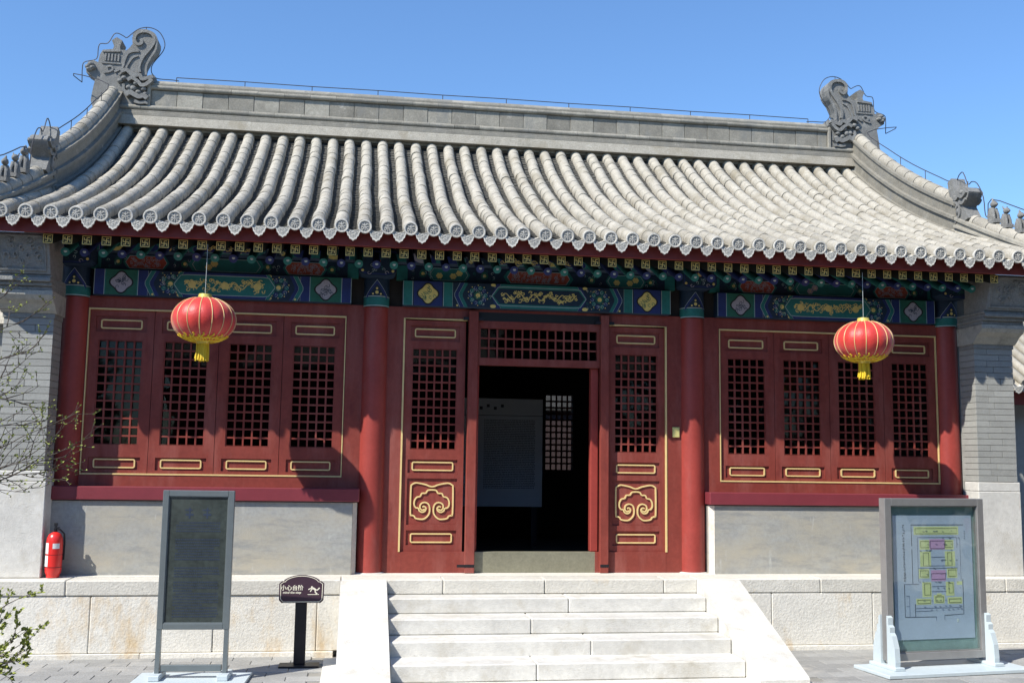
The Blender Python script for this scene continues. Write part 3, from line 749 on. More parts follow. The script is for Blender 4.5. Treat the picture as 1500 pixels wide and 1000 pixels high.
# ------------------------------------------------------------------ roof
ys = [-1.10 + (RIDGE_Y + 1.10) * i / 24 for i in range(25)]
top = [(yy, prof(yy) - 0.165) for yy in ys]; bot = [(yy, prof(yy) - 0.22) for yy in ys]
top += [(2 * RIDGE_Y - yy, z) for yy, z in reversed(top[:-1])]; bot += [(2 * RIDGE_Y - yy, z) for yy, z in reversed(bot[:-1])]
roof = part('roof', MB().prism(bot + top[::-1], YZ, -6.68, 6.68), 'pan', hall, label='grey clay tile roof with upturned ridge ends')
# pan tiles in the troughs
def path_pts(step, y0, y1):
    pts = []; yy = y0
    while yy < y1:
        pts.append(yy); yy += step * math.cos(slope(yy))
    return pts
pan = MB(); lip = path_pts(0.078, -1.17, 3.42)
for i in range(-2, 49):
    xc = (i - 23) * SP
    for yy in lip:
        z = prof(yy) - 0.152; sl_ = slope(yy); L_ = 0.105
        hw = 0.078; vs = []
        jit = random.uniform(-.004, .004)
        for (d, h) in ((0, .012), (L_, .000), (0, -.012)):
            for t in (-1, -.5, 0, .5, 1):
                u = t * hw; dz = .030 * t * t
                vs.append((xc + u, yy + d * math.cos(sl_) - (h + dz + jit) * math.sin(sl_) , z + d * math.sin(sl_) + (h + dz + jit) * math.cos(sl_)))
        f = [(k, k + 1, k + 6, k + 5) for k in range(4)] + [(10 + k, 11 + k, k + 1, k) for k in range(4)]
        pan.add(vs, f)
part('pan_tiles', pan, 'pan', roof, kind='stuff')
# cover tiles
RT = 0.086; TL = 0.262
def cover_mesh(L_, r0, r1, n=10):
    m = MB(); rows = [(0, r0 * .97), (0.004, r0), (L_ * .93, r1), (L_, r1 * .94)]; vs = []
    for d, r in rows:
        for k in range(n + 1):
            a = math.pi * (k - 1) / (n - 2)
            vs.append((r, d, -.06) if k == 0 else (-r, d, -.06) if k == n else (r * math.cos(a), d, r * math.sin(a)))
    f = [(i * (n + 1) + k, (i + 1) * (n + 1) + k, (i + 1) * (n + 1) + k + 1, i * (n + 1) + k + 1) for i in range(3) for k in range(n)]
    f += [tuple(range(n + 1))]
    return m.add(vs, f)
ctm = cover_mesh(TL, RT, RT * .955); ct_me = [ctm.mesh('roof_tile', 'tile', 50)]
tpos = path_pts(TL - .006, -1.255, 3.40)
far = MB(); nt_ = 0
for i in range(-2, 48):
    x = (i - 22.5) * SP
    for j, yy in enumerate(tpos):
        ang = slope(yy + .11)
        z = prof(yy) - RT * (1 + .06)
        Mx = T(x + random.uniform(-.004, .004) + .006 * math.sin(i * 12.9 + j * .6), yy, z + random.uniform(-.005, .005)) @ Matrix.Rotation(ang + random.uniform(-.012, .012), 4, 'X') @ Matrix.Rotation(random.uniform(-.025, .025), 4, 'Z')
        if -1 <= i <= 46 and j < 6:
            inst('roof_tile', ct_me[0], roof, Mx)
        else:
            far.add([Mx @ Vector(v) for v in ctm.v], ctm.f)
part('upper_roof_tiles', far, 'tile', roof, 50, kind='stuff')
# round eave discs and drip tiles
dm = MB(); n = 20
def ringpts(r, y): return [(r * math.cos(2 * math.pi * k / n), y, r * math.sin(2 * math.pi * k / n)) for k in range(n)]
vs = ringpts(.080, .03) + ringpts(.082, -.012) + ringpts(.078, -.018) + ringpts(.066, -.018) + ringpts(.062, -.008)
fcs = []
for q in range(4):
    for k in range(n):
        k2 = (k + 1) % n; fcs.append((q * n + k, q * n + k2, (q + 1) * n + k2, (q + 1) * n + k))
dm.add(vs, fcs); dm.add(ringpts(.062, -.008), [tuple(range(n))[::-1]], 1)
for q in ([(-.035, .03), (0, .012), (.035, .03)], [(0, .045), (0, -.045)], [(-.04, -.005), (.04, -.005)], [(-.03, -.035), (-.012, -.012)], [(.03, -.035), (.012, -.012)]):
    dm.ribbon(q, .008, -.006, -.015 - .0005 * len(q))
disc_me = dm.mesh('eave_disc', ['tile_end', 'tile_cut'], 40)
def drip_outline(s):
    pts = []
    for k in range(13):
        t = -1 + k / 6; pts.append((.098 * s * t, .030 * t * t - .008 + (1 - s) * .012))
    low = [(1.0, .015), (.93, -.022), (.80, -.038), (.74, -.066), (.56, -.078), (.46, -.104), (.24, -.110), (0, -.128)]
    lo = [(.098 * s * u, v * s) for u, v in low]
    return pts + lo[1:] + [(-u, v) for u, v in reversed(lo[1:-1])]
em = MB(); fnd = lambda u, v, t: (u, t, v)
o1, o2 = drip_outline(1.0), drip_outline(.84)
em.prism(o1, fnd, 0.012, -.006)
nn = len(o1); base = len(em.v)
em.add([(u, -.012, v) for u, v in o1] + [(u, -.012, v) for u, v in o2] + [(u, -.0062, v) for u, v in o1],
       [(k, (k + 1) % nn, nn + (k + 1) % nn, nn + k) for k in range(nn)] + [(2 * nn + k, 2 * nn + (k + 1) % nn, (k + 1) % nn, k) for k in range(nn)])
em.add([(u, -.0075, v) for u, v in o2], [tuple(range(nn))], 1)
for (u, v, r) in ((-.035, -.03, .022), (.035, -.03, .022), (0, -.06, .024), (0, -.02, .016)):
    em.ribbon([(u + r * (1 - .1 * i) * math.cos(i * .8), v + r * .8 * (1 - .1 * i) * math.sin(i * .8)) for i in range(8)], .008, -.006, -.0125)
# top of the drip tile runs back under the next pan
vs = []
for d in (0.01, .2):
    for k in range(9):
        t = -1 + k / 4; vs.append((.098 * t, d, .030 * t * t - .008 + d * .42))
em.add(vs, [(k, k + 1, 9 + k + 1, 9 + k) for k in range(8)])
drip_me = em.mesh('drip_tile', ['tile_end', 'tile_cut'])
for i in range(-2, 48):
    x = (i - 22.5) * SP
    inst('eave_disc', disc_me, roof, T(x, -1.262, prof(-1.255) - RT * 1.05 - .004) @ Matrix.Rotation(random.uniform(-.12, .12), 4, 'Y') @ Matrix.Rotation(.10, 4, 'X'))
for i in range(-2, 49):
    x = (i - 23) * SP
    inst('drip_tile', drip_me, roof, T(x, -1.252 + random.uniform(-.006, .006), prof(-1.25) - .143) @ Matrix.Rotation(-.10 + random.uniform(-.05, .05), 4, 'X') @ Matrix.Diagonal((.90, 1, 1.02, 1)))
part('tile_bed', MB().prism([(-1.12, 4.97), (-1.04, 4.97), (-1.04, 5.04), (-1.12, 5.00)], YZ, -6.75, 6.75), 'pan', roof)

# --- main ridge
yr = RIDGE_Y; rx = 5.76
rg = part('main_ridge', MB().box(-6.35, 6.35, yr - .108, yr + .13, 7.50, 8.20), 'ridge', hall)
part('ridge_mortar', MB().prism([(yr - .25, 7.54), (yr - .135, 7.54), (yr - .135, 7.70), (yr - .205, 7.70)], YZ, -6.3, 6.3), 'tile', rg)
def molding(name, zc, r, yo, x0=-6.32, x1=6.32, L_=0.42):
    x = x0
    while x < x1 - .05:
        e = min(x + L_, x1)
        part(name, MB().tube([(x + .002, yr - yo, zc), (e - .002, yr - yo, zc + random.uniform(-.003, .003))], r, 8), 'ridge', rg, 50); x = e
part('ridge_course', MB().cbox(-6.32, 6.32, yr - .20, yr + .2, 7.70, 7.76, .006).cbox(-6.32, 6.32, yr - .175, yr + .17, 7.762, 7.80, .006), 'ridge', rg)
molding('ridge_roll', 7.845, .045, .15)
molding('ridge_roll', 8.195, .04, .14, -rx, rx)
part('ridge_course', MB().cbox(-rx, rx, yr - .165, yr + .16, 8.225, 8.262, .004), 'ridge', rg)
x = -rx
while x < rx - .1:
    e = min(x + .405, rx)
    part('ridge_panel', MB().cbox(x + .004, e - .004, yr - .128 + random.uniform(-.005, .005), yr - .09, 7.893, 8.152, .004), 'ridge', rg)
    part('ridge_cap', MB().tube([(x + .002, yr, 8.235), (e - .002, yr, 8.235)], .115, 12), 'ridge', rg, 50)
    x = e
part('ridge_stop', MB().cbox(-rx - .06, -rx, yr - .18, yr + .1, 7.85, 8.24, .012).cbox(rx, rx + .06, yr - .18, yr + .1, 7.85, 8.24, .012), 'ridge', rg)

# --- dragon ornaments on the ridge ends
CH = [(0.44, -0.192), (0.427, 0.152), (0.444, 0.217), (0.491, 0.284), (0.483, 0.389), (0.403, 0.36), (0.287, 0.375), (0.295, 0.46), (0.315, 0.563), (0.384, 0.715), (0.445, 0.79), (0.479, 0.85), (0.499, 0.93), (0.497, 0.999), (0.465, 1.065), (0.415, 1.112), (0.355, 1.14), (0.294, 1.145), (0.23, 1.138), (0.177, 1.112), (0.125, 1.06), (0.102, 0.996), (0.113, 0.892), (0.07, 0.825), (0.026, 0.78), (-0.071, 0.781), (-0.078, 0.836), (-0.05, 0.939), (-0.137, 0.987), (-0.209, 0.93), (-0.17, 0.838), (-0.184, 0.786), (-0.339, 0.762), (-0.379, 0.677), (-0.397, 0.548), (-0.465, 0.579), (-0.55, 0.546), (-0.576, 0.481), (-0.57, 0.373), (-0.475, 0.316), (-0.43, 0.256), (-0.464, 0.037), (-0.477, -0.09), (-0.401, -0.30), (0.44, -0.30)]
WIRE = [(0.844, 0.363), (0.733, 0.374), (0.52, 0.377), (0.451, 0.418), (0.404, 0.497), (0.423, 0.626), (0.565, 0.838), (0.591, 0.987), (0.515, 1.147), (0.409, 1.217), (0.29, 1.231), (0.173, 1.194), (0.076, 1.113), (-0.004, 1.034), (-0.056, 1.057), (-0.143, 1.096), (-0.209, 1.073), (-0.292, 0.92), (-0.409, 0.902), (-0.437, 0.818), (-0.452, 0.644), (-0.616, 0.587), (-0.661, 0.511), (-0.653, 0.24)]
def smooth_path(q, n=4):
    o = []
    for i in range(len(q) - 1):
        p0, p1, p2, p3 = q[max(i - 1, 0)], q[i], q[i + 1], q[min(i + 2, len(q) - 1)]
        for k in range(n):
            t = k / n
            o.append(tuple(.5 * (2 * p1[j] + (p2[j] - p0[j]) * t + (2 * p0[j] - 5 * p1[j] + 4 * p2[j] - p3[j]) * t * t + (3 * p1[j] - p0[j] - 3 * p2[j] + p3[j]) * t ** 3) for j in range(len(p1))))
    return o + [q[-1]]
for sx in (-1, 1):
    cx = -6.2 if sx < 0 else 6.27; fx = 1 if sx < 0 else -1
    fn = lambda u, v, t: (cx + fx * u, t, 8.0 + v)
    yf, yb = yr - .15, yr + .15
    dr = part('ridge_dragon', MB().prism(CH, fn, yb, yf) if fx > 0 else MB().prism(CH[::-1], fn, yb, yf), 'beast', rg, label='carved dragon ornament with curled tail biting the ridge end')
    m = MB()
    rim = smooth_path([(0.255, 0.42), (0.236, 0.52), (0.285, 0.671), (0.37, 0.796), (0.435, 0.90), (0.452, 0.98), (0.42, 1.06), (0.36, 1.10), (0.29, 1.108), (0.21, 1.09), (0.155, 1.03), (0.143, 0.953), (0.19, 0.884), (0.246, 0.898), (0.261, 0.942), (0.235, 0.975)])
    m.ribbon(rim, .045, yf + .01, yf - .035, fn=fn)
    m.ribbon(smooth_path([(0.35, .38), (0.345, .52), (0.40, 0.67), (0.47, 0.80), (0.487, .92), (.475, 1.02), (.42, 1.09), (.30, 1.128), (.19, 1.105), (.12, 1.03)]), .03, yf + .01, yf - .025, fn=fn)
    for k in range(5):     # crown box grooves
        u = -.29 + k * .05; m.ribbon([(u, .58), (u + .006, .70)], .024, yf + .01, yf - .02, fn=fn)
    m.ribbon([(-.335, .735), (-.06, .755)], .03, yf + .01, yf - .025, fn=fn); m.ribbon([(-.34, .545), (-.05, .545)], .022, yf + .01, yf - .018, fn=fn)
    m.ribbon(smooth_path([(-.239, .414), (-.259, .467), (-.20, .495), (-.165, .455), (-.20, .41), (-.30, .38)]), .03, yf + .01, yf - .022, fn=fn)
    m.ribbon(smooth_path([(-.138, .403), (-.02, .49), (.005, .60), (.05, .72), (.14, .77), (.22, .775)]), .035, yf + .01, yf - .022, fn=fn)
    m.ribbon(smooth_path([(-.07, .36), (.02, .45), (.07, .56), (.13, .66), (.21, .70)]), .03, yf + .01, yf - .02, fn=fn)
    # dragon head: brow, eye, snout, jaws, mane
    m.ribbon(smooth_path([(-.03, .40), (.06, .43), (.16, .35), (.26, .36), (.30, .30), (.37, .315), (.47, .35)]), .06, yf + .01, yf - .075, fn=fn)
    m.ribbon(smooth_path([(.08, .26), (.15, .30), (.24, .25), (.30, .19), (.38, .215), (.46, .30)]), .055, yf + .01, yf - .09, fn=fn)
    m.ribbon(smooth_path([(.06, .02), (.13, .06), (.20, .03), (.27, .0), (.34, .02), (.40, -.02)]), .075, yf + .01, yf - .085, fn=fn)
    m.ribbon(smooth_path([(.02, .20), (.03, .10), (.10, .08), (.13, .14), (.09, .18)]), .045, yf + .01, yf - .06, fn=fn)
    m.ribbon(smooth_path([(.20, -.07), (.28, -.09), (.36, -.08), (.41, -.09)]), .05, yf + .01, yf - .06, fn=fn)
    for (u, v, r) in ((.21, .225, .05), (.10, .15, .05), (.33, .14, .045), (.25, .08, .05), (.36, .06, .04), (.17, .14, .06), (.02, .30, .05), (-.04, .25, .045)):
        x_, y_, z_ = fn(u, v, yf - .03); m.ball((x_, y_, z_), (r, .055, r * .8), 8, 5)
    for (u, v) in ((-.50, .50), (-.52, .42), (-.47, .45), (-.54, .46)):
        x_, y_, z_ = fn(u, v, yf - .01); m.ball((x_, y_, z_), (.055, .07, .035), 8, 5)
    part('dragon_relief', m, 'beast', dr, 50)

# --- descending gable ridges with beasts
def gx(y):
    ks = [(-1.35, 6.70), (-0.9, 6.53), (0.4, 6.42), (1.5, 6.37), (3.6, 6.33)]
    for (a, xa), (b, xb) in zip(ks[:-1], ks[1:]):
        if y <= b: return xa + (xb - xa) * (y - a) / (b - a)
    return ks[-1][1]
def hgt(y, upper): return (0.58 + 0.055 * (y - .4)) if upper else (0.27 + 0.09 * (y + .6))
def figure_mesh(kind):
    m = MB()
    m.prism([(-.09, 0), (.09, 0), (.085, .05), (-.085, .05)], lambda u, v, t: (t, u, v), -.05, .05)
    m.lathe([(.0, .05), (.055, .05), (.06, .09), (.048, .17), (.034, .215), (.0, .22)], 9, (0, .03, 0))
    m.tube([(-.03, -.055, .045), (-.028, -.045, .12), (-.02, -.01, .19)], [.018, .018, .026], 6); m.tube([(.03, -.055, .045), (.028, -.045, .12), (.02, -.01, .19)], [.018, .018, .026], 6)
    m.ball((0, -.01, .25), (.042, .052, .045), 9, 6); m.ball((0, -.055, .24), (.024, .032, .022), 7, 5)
    m.tube([(0, .085, .06), (0, .11, .13), (0, .085, .20)], [.022, .018, .01], 6)
    if kind == 0: m.tube([(0, .0, .29), (0, .015, .33)], [.02, .008], 6)
    else:
        for s_ in (-1, 1): m.tube([(s_ * .025, .01, .28), (s_ * .035, .025, .32)], [.014, .006], 5)
    return m.mesh('ridge_figure', 'beast', 60)
fig = [figure_mesh(0), figure_mesh(1)]
def beast_mesh():
    m = MB(); fb = lambda u, v, t: (t, u, v)
    m.prism([(.18, 0), (.18, .22), (.20, .44), (.20, .68), (.10, .70), (.07, .54), (.0, .45), (-.06, .47), (-.14, .45), (-.21, .40), (-.24, .34), (-.20, .28), (-.12, .25), (-.06, .20), (-.10, .10), (-.14, 0)][::-1], fb, -.10, .10)
    for s_ in (-1, 1):
        fr2 = lambda u, v, t, s_=s_: (s_ * t, u, v)
        m.ribbon(smooth_path([(.14, .05), (.02, .12), (.0, .24), (.10, .34), (.16, .30)]), .035, .09, .125, fn=fr2)
        m.ribbon(smooth_path([(-.20, .36), (-.10, .33), (-.03, .38), (.04, .36), (.10, .42)]), .045, .09, .13, fn=fr2)
        m.ribbon(smooth_path([(-.16, .27), (-.08, .24), (.0, .28), (.07, .24)]), .035, .09, .125, fn=fr2)
        m.ball((s_ * .10, -.08, .40), (.035, .04, .035), 8, 5); m.ball((s_ * .10, .05, .18), (.03, .06, .05), 8, 5); m.ball((s_ * .10, .08, .08), (.03, .05, .04), 8, 5)
        m.tube([(s_ * .05, -.02, .45), (s_ * .05, .0, .54), (s_ * .055, -.03, .60)], [.022, .016, .008], 6)
    return m.mesh('ridge_beast', 'beast', 50)
bme = beast_mesh()
for sx in (-1, 1):
    cr_ = part('gable_ridge', MB(), 'ridge', hall) if False else None
    def sweep(y0, y1, upper, n):
        m = MB(); secs = []
        for i in range(n + 1):
            yy = y0 + (y1 - y0) * i / n; X = sx * gx(yy); zt = prof(yy) - .10 + hgt(yy, upper) - .08; zb = prof(yy) - .16
            h = zt - zb
            prf = [(.19, 0), (.19, h * .12), (.16, h * .13), (.16, h * .20), (.115, h * .215), (.115, h * .50), (.155, h * .52), (.155, h * .60), (.11, h * .62), (.11, h - .07), (.14, h - .06), (.14, h - .015), (.06, h)]
            prf = [(a, b) for a, b in prf]
            secs.append([(X + a, yy, zb + b) for a, b in prf] + [(X - a, yy, zb + b) for a, b in reversed(prf)])
        k = len(secs[0]); vs = [v for s_ in secs for v in s_]
        fs_ = [(i * k + j, i * k + (j + 1) % k, (i + 1) * k + (j + 1) % k, (i + 1) * k + j) for i in range(n) for j in range(k)]
        fs_ += [tuple(range(k))[::-1], tuple(range(n * k, (n + 1) * k))]
        return m.add(vs, fs_)
    up = part('gable_ridge', sweep(0.45, 3.50, True, 16), 'ridge', hall)
    lo = part('gable_ridge', sweep(-1.28, 0.46, False, 10), 'ridge', hall)
    part('gable_ridge', MB().prism([(2 * yr - a, b) for a, b in [(-.9, prof(-.9) - .1), (3.5, prof(3.5) - .1), (3.5, prof(3.5) + .5), (-.9, prof(-.9) + .3)]], YZ, sx * 6.33 - .12, sx * 6.33 + .12), 'ridge', hall)
    for (host, y0, y1, upper) in ((up, 0.45, 3.36, True), (lo, -1.28, 0.18, False)):
        yy = y0
        while yy < y1:
            dy = .30 * math.cos(slope(yy)); ye = min(yy + dy, y1 + .02)
            P = [(sx * gx(t), t, prof(t) - .10 + hgt(t, upper) - .075) for t in (yy + .003, (yy + ye) / 2, ye - .003)]
            part('ridge_tile', MB().tube(P, [.098, .096, .092], 12), 'tile', host, 50); yy = ye
    yb_ = 0.30; Xb = sx * gx(yb_); zb_ = prof(yb_) + .13
    b_ = inst('ridge_beast', bme, lo, T(Xb, yb_, zb_) @ Matrix.Rotation(-.2, 4, 'X') @ Matrix.Scale(1.08, 4))
    for k, yy in enumerate((-.22, -.47, -.74, -1.0)):
        z = prof(yy) - .10 + hgt(yy, False) + .0
        inst('ridge_figure', fig[k % 2], lo, T(sx * gx(yy), yy, z) @ Matrix.Scale(1.0 + .12 * (k == 0), 4))
    # lightning conductor over the ornaments and down the gable ridge
    cx = -6.2 if sx < 0 else 6.27; fx = 1 if sx < 0 else -1
    m = MB().tube([(cx + fx * u, yr - .04, 8.0 + v) for u, v in smooth_path(WIRE, 3)], .0075, 5)
    gp = [(sx * gx(t), t, prof(t) - .10 + hgt(t, True) + .17) for t in (3.1, 2.4, 1.7, 1.0, .62)]
    gp = [(cx + fx * -.653, yr - .04, 8.24), (cx + fx * -.72, yr - .3, 8.28)] + gp
    gp += [(sx * gx(.5), .50, prof(.5) + .80), (sx * gx(.4), .40, prof(.4) + .86), (sx * gx(.3), .30, prof(.3) + .70), (sx * gx(.2), .22, prof(.2) + .76), (sx * gx(.1), .10, prof(.1) + .74), (sx * gx(0), -.02, prof(0) + .55), (sx * gx(0), -.05, prof(0) + .30), (sx * gx(-.1), -.1, prof(-.1) + .30), (sx * gx(-.2), -.18, prof(-.2) + .56), (sx * gx(-.8), -.8, prof(-.8) + .50), (sx * gx(-1.2), -1.2, prof(-1.2) + .46)]
    m.tube(smooth_path(gp, 3), .0075, 5)
    for t in (2.75, 2.05, 1.35, .75): m.tube([(sx * gx(t), t, prof(t) - .10 + hgt(t, True)), (sx * gx(t), t, prof(t) - .10 + hgt(t, True) + .175)], .006, 5)
    m.tube([(cx + fx * .29, yr - .04, 9.13), (cx + fx * .29, yr - .04, 9.235)], .006, 5)
    part('lightning_wire', m, 'wire', hall)
m = MB(); P = []
for k in range(11):
    x = -5.4 + 10.87 * k / 10; P.append((x, yr, 8.43 + (.006 if k % 2 else 0)))
    if 0 < k < 10 or True: m.tube([(x, yr, 8.33), (x, yr, 8.432)], .007, 5)
m.tube(P, .0075, 5); part('lightning_wire', m, 'wire', hall)

# ------------------------------------------------------------------ interior and back wall
bw = 7.05
part('interior_floor', MB().box(-5.9, 5.9, 0.14, bw, ZP + .002, ZP + .012), 'floor', hall)
wx0, wx1, wz0, wz1 = 1.41, 1.965, 2.15, 3.63
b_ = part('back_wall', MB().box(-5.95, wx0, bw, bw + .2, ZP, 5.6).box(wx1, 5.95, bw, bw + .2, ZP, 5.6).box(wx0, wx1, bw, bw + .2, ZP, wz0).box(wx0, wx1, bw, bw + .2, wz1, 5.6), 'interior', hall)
for i in range(1, 5):
    inst('lattice_bar', bar_me, b_, T(wx0 + (wx1 - wx0) * i / 5, bw + .05, (wz0 + wz1) / 2) @ Matrix.Diagonal((.035, .03, wz1 - wz0, 1)))
for i in range(1, 12):
    inst('lattice_bar', bar_me, b_, T((wx0 + wx1) / 2, bw + .052, wz0 + (wz1 - wz0) * i / 12) @ Matrix.Diagonal((wx1 - wx0, .03, .035, 1)))
inst('pane', MB().box(wx0, wx1, bw + .08, bw + .084, wz0, wz1).mesh('pane', 'backglass'), b_)
dp = thing('display_panel', 'tall grey text panel standing in the dark doorway', 'display panel', T(0.25, 4.0, ZP))
part('board', MB().cbox(-0.62, 0.80, 4.0, 4.06, 1.545, 3.35, .004), 'panel', dp)
for u in (-.55, .62): part('support', MB().box(u, u + .1, 4.02, 4.10, ZP + .012, 1.545), 'iron', dp)
m = MB(); rnd = random.Random(3)
m.box(-.62, .80, 3.9985, 3.9995, 3.06, 3.068)
for k in range(40):
    z = 2.98 - k * .029; u = -.20
    while u < .66:
        l = rnd.uniform(.012, .022); m.box(u, u + l, 3.9985, 3.9995, z, z + .013); u += l + rnd.uniform(.004, .012)
for k in range(4): m.box(-.26 + .12 * k - .02, -.26 + .12 * k + .03, 3.9985, 3.9995, 3.16 + .04 * (k % 2), 3.21 + .04 * (k % 2))
part('printed_lines', m, 'mapink', dp, kind='stuff')

# ------------------------------------------------------------------ lanterns
def lantern(x, y, z, wire_top, label):
    t = thing('lantern', label, 'lantern', T(x, y, z), 'red lanterns hanging under the eaves')
    A, B, N_ = .368, .25, 16
    prf = []
    for i in range(21):
        a = -math.pi / 2 + .33 + (math.pi - .66) * i / 20
        prf.append((A * math.cos(a) ** .92, B * math.sin(a) / math.sin(math.pi / 2 - .33)))
    part('body', MB().lathe(prf, N_ * 6, lobes=N_, depth=.022), 'lantern', t, 60, T(x, y, z))
    rib = MB().tube([(r * .985 + .001, 0, zz) for r, zz in prf], .0048, 5).mesh('rib', 'gold', 60)
    for k in range(N_): inst('rib', rib, t, T(x, y, z) @ Matrix.Rotation(2 * math.pi * k / N_, 4, 'Z'))
    rt = prf[-1][0]
    part('cap', MB().lathe([(rt * .6, B - .01), (rt + .004, B - .012), (rt * .62, B + .006), (rt * .55, B + .05), (rt * .5, B + .05), (0.0, B + .045)], 20), 'lcap', t, 40, T(x, y, z))
    # gold cloud band on the underside
    m = MB()
    for k in range(30):
        a = 2 * math.pi * k / 30
        for (i0, i1, wd) in ((1, 4, .05),):
            pts = []
            for q in range(7):
                s_ = q / 6; ii = s_ * (3.2 + (k % 2) * .9); i_ = int(ii); f_ = ii - i_
                r = prf[i_][0] * (1 - f_) + prf[i_ + 1][0] * f_; zz = prf[i_][1] * (1 - f_) + prf[i_ + 1][1] * f_
                aa = a + .085 * math.sin(s_ * 9.0)
                pts.append(((r + .004) * math.cos(aa), (r + .004) * math.sin(aa), zz - .003))
            m.tube(pts, .0085, 5)
    for ii in (0, 2.2):
        i_ = int(ii); r = prf[i_][0] + .005; m.tube([(r * math.cos(q * .2094), r * math.sin(q * .2094), prf[i_][1] - .003) for q in range(31)], .008, 5)
    part('gold_band', m, 'tassel', t, 60, T(x, y, z))
    part('bottom_cap', MB().lathe([(0, -B - .03), (.07, -B - .03), (.078, -B), (.13, -B + .004)], 18), 'lcap', t, 40, T(x, y, z))
    m = MB(); rnd = random.Random(int(x * 9))
    for k in range(70):
        a = rnd.uniform(0, 6.28); r = .068 * math.sqrt(rnd.random()); l = rnd.uniform(.20, .235)
        m.tube([(r * math.cos(a), r * math.sin(a), -B - .02), (r * 1.05 * math.cos(a) + .003, r * 1.05 * math.sin(a), -B - .12), (r * 1.2 * math.cos(a) + rnd.uniform(-.008, .008), r * 1.2 * math.sin(a), -B - l)], .008, 5)
    part('tassel', m, 'tassel', t, 60, T(x, y, z))
    part('hanging_wire', MB().tube([(0, 0, B + .04), (.003, 0, wire_top - z)], .0026, 5), 'pearl', t, None, T(x, y, z))
lantern(-4.115, -1.08, 3.868, 4.76, 'round red silk lantern with gold ribs hanging before the left windows')
lantern(4.03, -1.08, 3.868, 4.76, 'round red silk lantern with gold ribs hanging before the right windows')

# ------------------------------------------------------------------ notice plate on the door-side panel
bp_ = thing('wall_plate', 'small brass plate fixed on the red panel right of the doorway', 'plate', T(1.885, 0, 2.7))
part('plate', MB().cbox(1.835, 1.93, -0.022, 0.001, 2.64, 2.775, .004), 'brass', bp_)

# ------------------------------------------------------------------ fire extinguisher
ex, ey = -5.775, -0.425
t = thing('fire_extinguisher', 'red fire extinguisher with black valve standing beside the left pier', 'extinguisher', T(ex, ey, ZP))
Mx = T(ex, ey, ZP)
part('cylinder', MB().lathe([(0, .002), (.070, .002), (.073, .03), (.088, .06), (.092, .12), (.092, .40), (.086, .455), (.068, .495), (.04, .515), (.024, .522), (.0, .524)], 24), 'extred', t, 40, Mx)
part('band', MB().lathe([(.0935, .118), (.0935, .124)], 24).lathe([(.0935, .262), (.0935, .266)], 24), 'iron', t, None, Mx)
part('label', MB().lathe([(.0932, .130), (.0932, .255)], 6, a0=R(-160), a1=R(-118)).lathe([(.0932, .275), (.0932, .40)], 6, a0=R(-160), a1=R(-118)).lathe([(.0932, .335), (.0932, .395)], 6, a0=R(-88), a1=R(-40)), 'white', t, None, Mx)
part('valve', MB().lathe([(.016, .522), (.020, .535), (.020, .56), (.012, .565), (.012, .59), (0, .592)], 12).box(-.012, .045, -.012, .012, .565, .578).box(-.016, .02, -.010, .010, .59, .625).tube([(.0, 0, .555), (.05, 0, .55), (.098, .01, .50), (.104, .02, .38), (.102, .02, .20)], .011, 8), 'iron', t, 50, Mx)

# ------------------------------------------------------------------ info board with dark glass (left)
lb = Matrix.Translation((-3.935, -2.04, 0)) @ Matrix.Rotation(R(-2.5), 4, 'Z')
t = thing('info_board', 'tall dark glass notice board in a grey metal frame left of the stairs', 'notice board', lb)
hw = .365
def fr_(m, x0, x1, z0, z1, wd, y0, y1, b=.004):
    m.cbox(x0, x0 + wd, y0, y1, z0, z1, b); m.cbox(x1 - wd, x1, y0, y1, z0, z1, b)
    m.cbox(x0 + wd, x1 - wd, y0, y1, z1 - wd, z1, b); m.cbox(x0 + wd, x1 - wd, y0, y1, z0, z0 + wd, b); return m
part('frame', fr_(fr_(MB(), -hw, hw, .52, 1.94, .062, -.03, .03), -hw + .062, hw - .062, .582, 1.878, .008, -.02, .02, .002), 'alu', t, None, lb)
part('panel', MB().box(-hw + .07, hw - .07, -.008, .008, .59, 1.87), 'smoked', t, None, lb)
m = MB(); rnd = random.Random(5)
for k in range(34):
    z = 1.60 - k * .029
    if k in (4, 5, 14, 15, 20): continue
    u = -.22 + (.03 if k % 5 == 0 else 0); end = .23 if k % 5 != 4 else rnd.uniform(-.05, .2)
    while u < end:
        l = rnd.uniform(.010, .02); m.box(u, u + l, -.0095, -.0085, z, z + .013); u += l + rnd.uniform(.003, .008)
for u in (-.09, .09): m.box(u - .04, u + .04, -.0095, -.0085, 1.68, 1.70).box(u - .008, u + .008, -.0097, -.0085, 1.65, 1.76).box(u - .05, u + .03, -.0095, -.0085, 1.73, 1.742)
part('printed_lines', m, 'bluetext', t, None, lb, kind='stuff')
for s_ in (-1, 1):
    x = s_ * (hw - .045)
    lg = part('leg', MB().prism([(-.045, .03), (.05, .03), (.022, .60), (-.022, .60)], YZ, x - .022 + s_ * .02, x + .022 + s_ * .02), 'alu', t, None, lb)
    part('foot', MB().cbox(x - .055 + s_ * .02, x + .055 + s_ * .02, -.17, .17, .031, .085, .006), 'stand', t, None, lb)
part('stretcher', MB().cbox(-hw + .06, hw - .06, -.025, .025, .10, .165, .004), 'alu', t, None, lb)
part('base_plate', MB().cbox(-.56, .58, -.42, .30, .001, .03, .005), 'stand', t, None, lb)

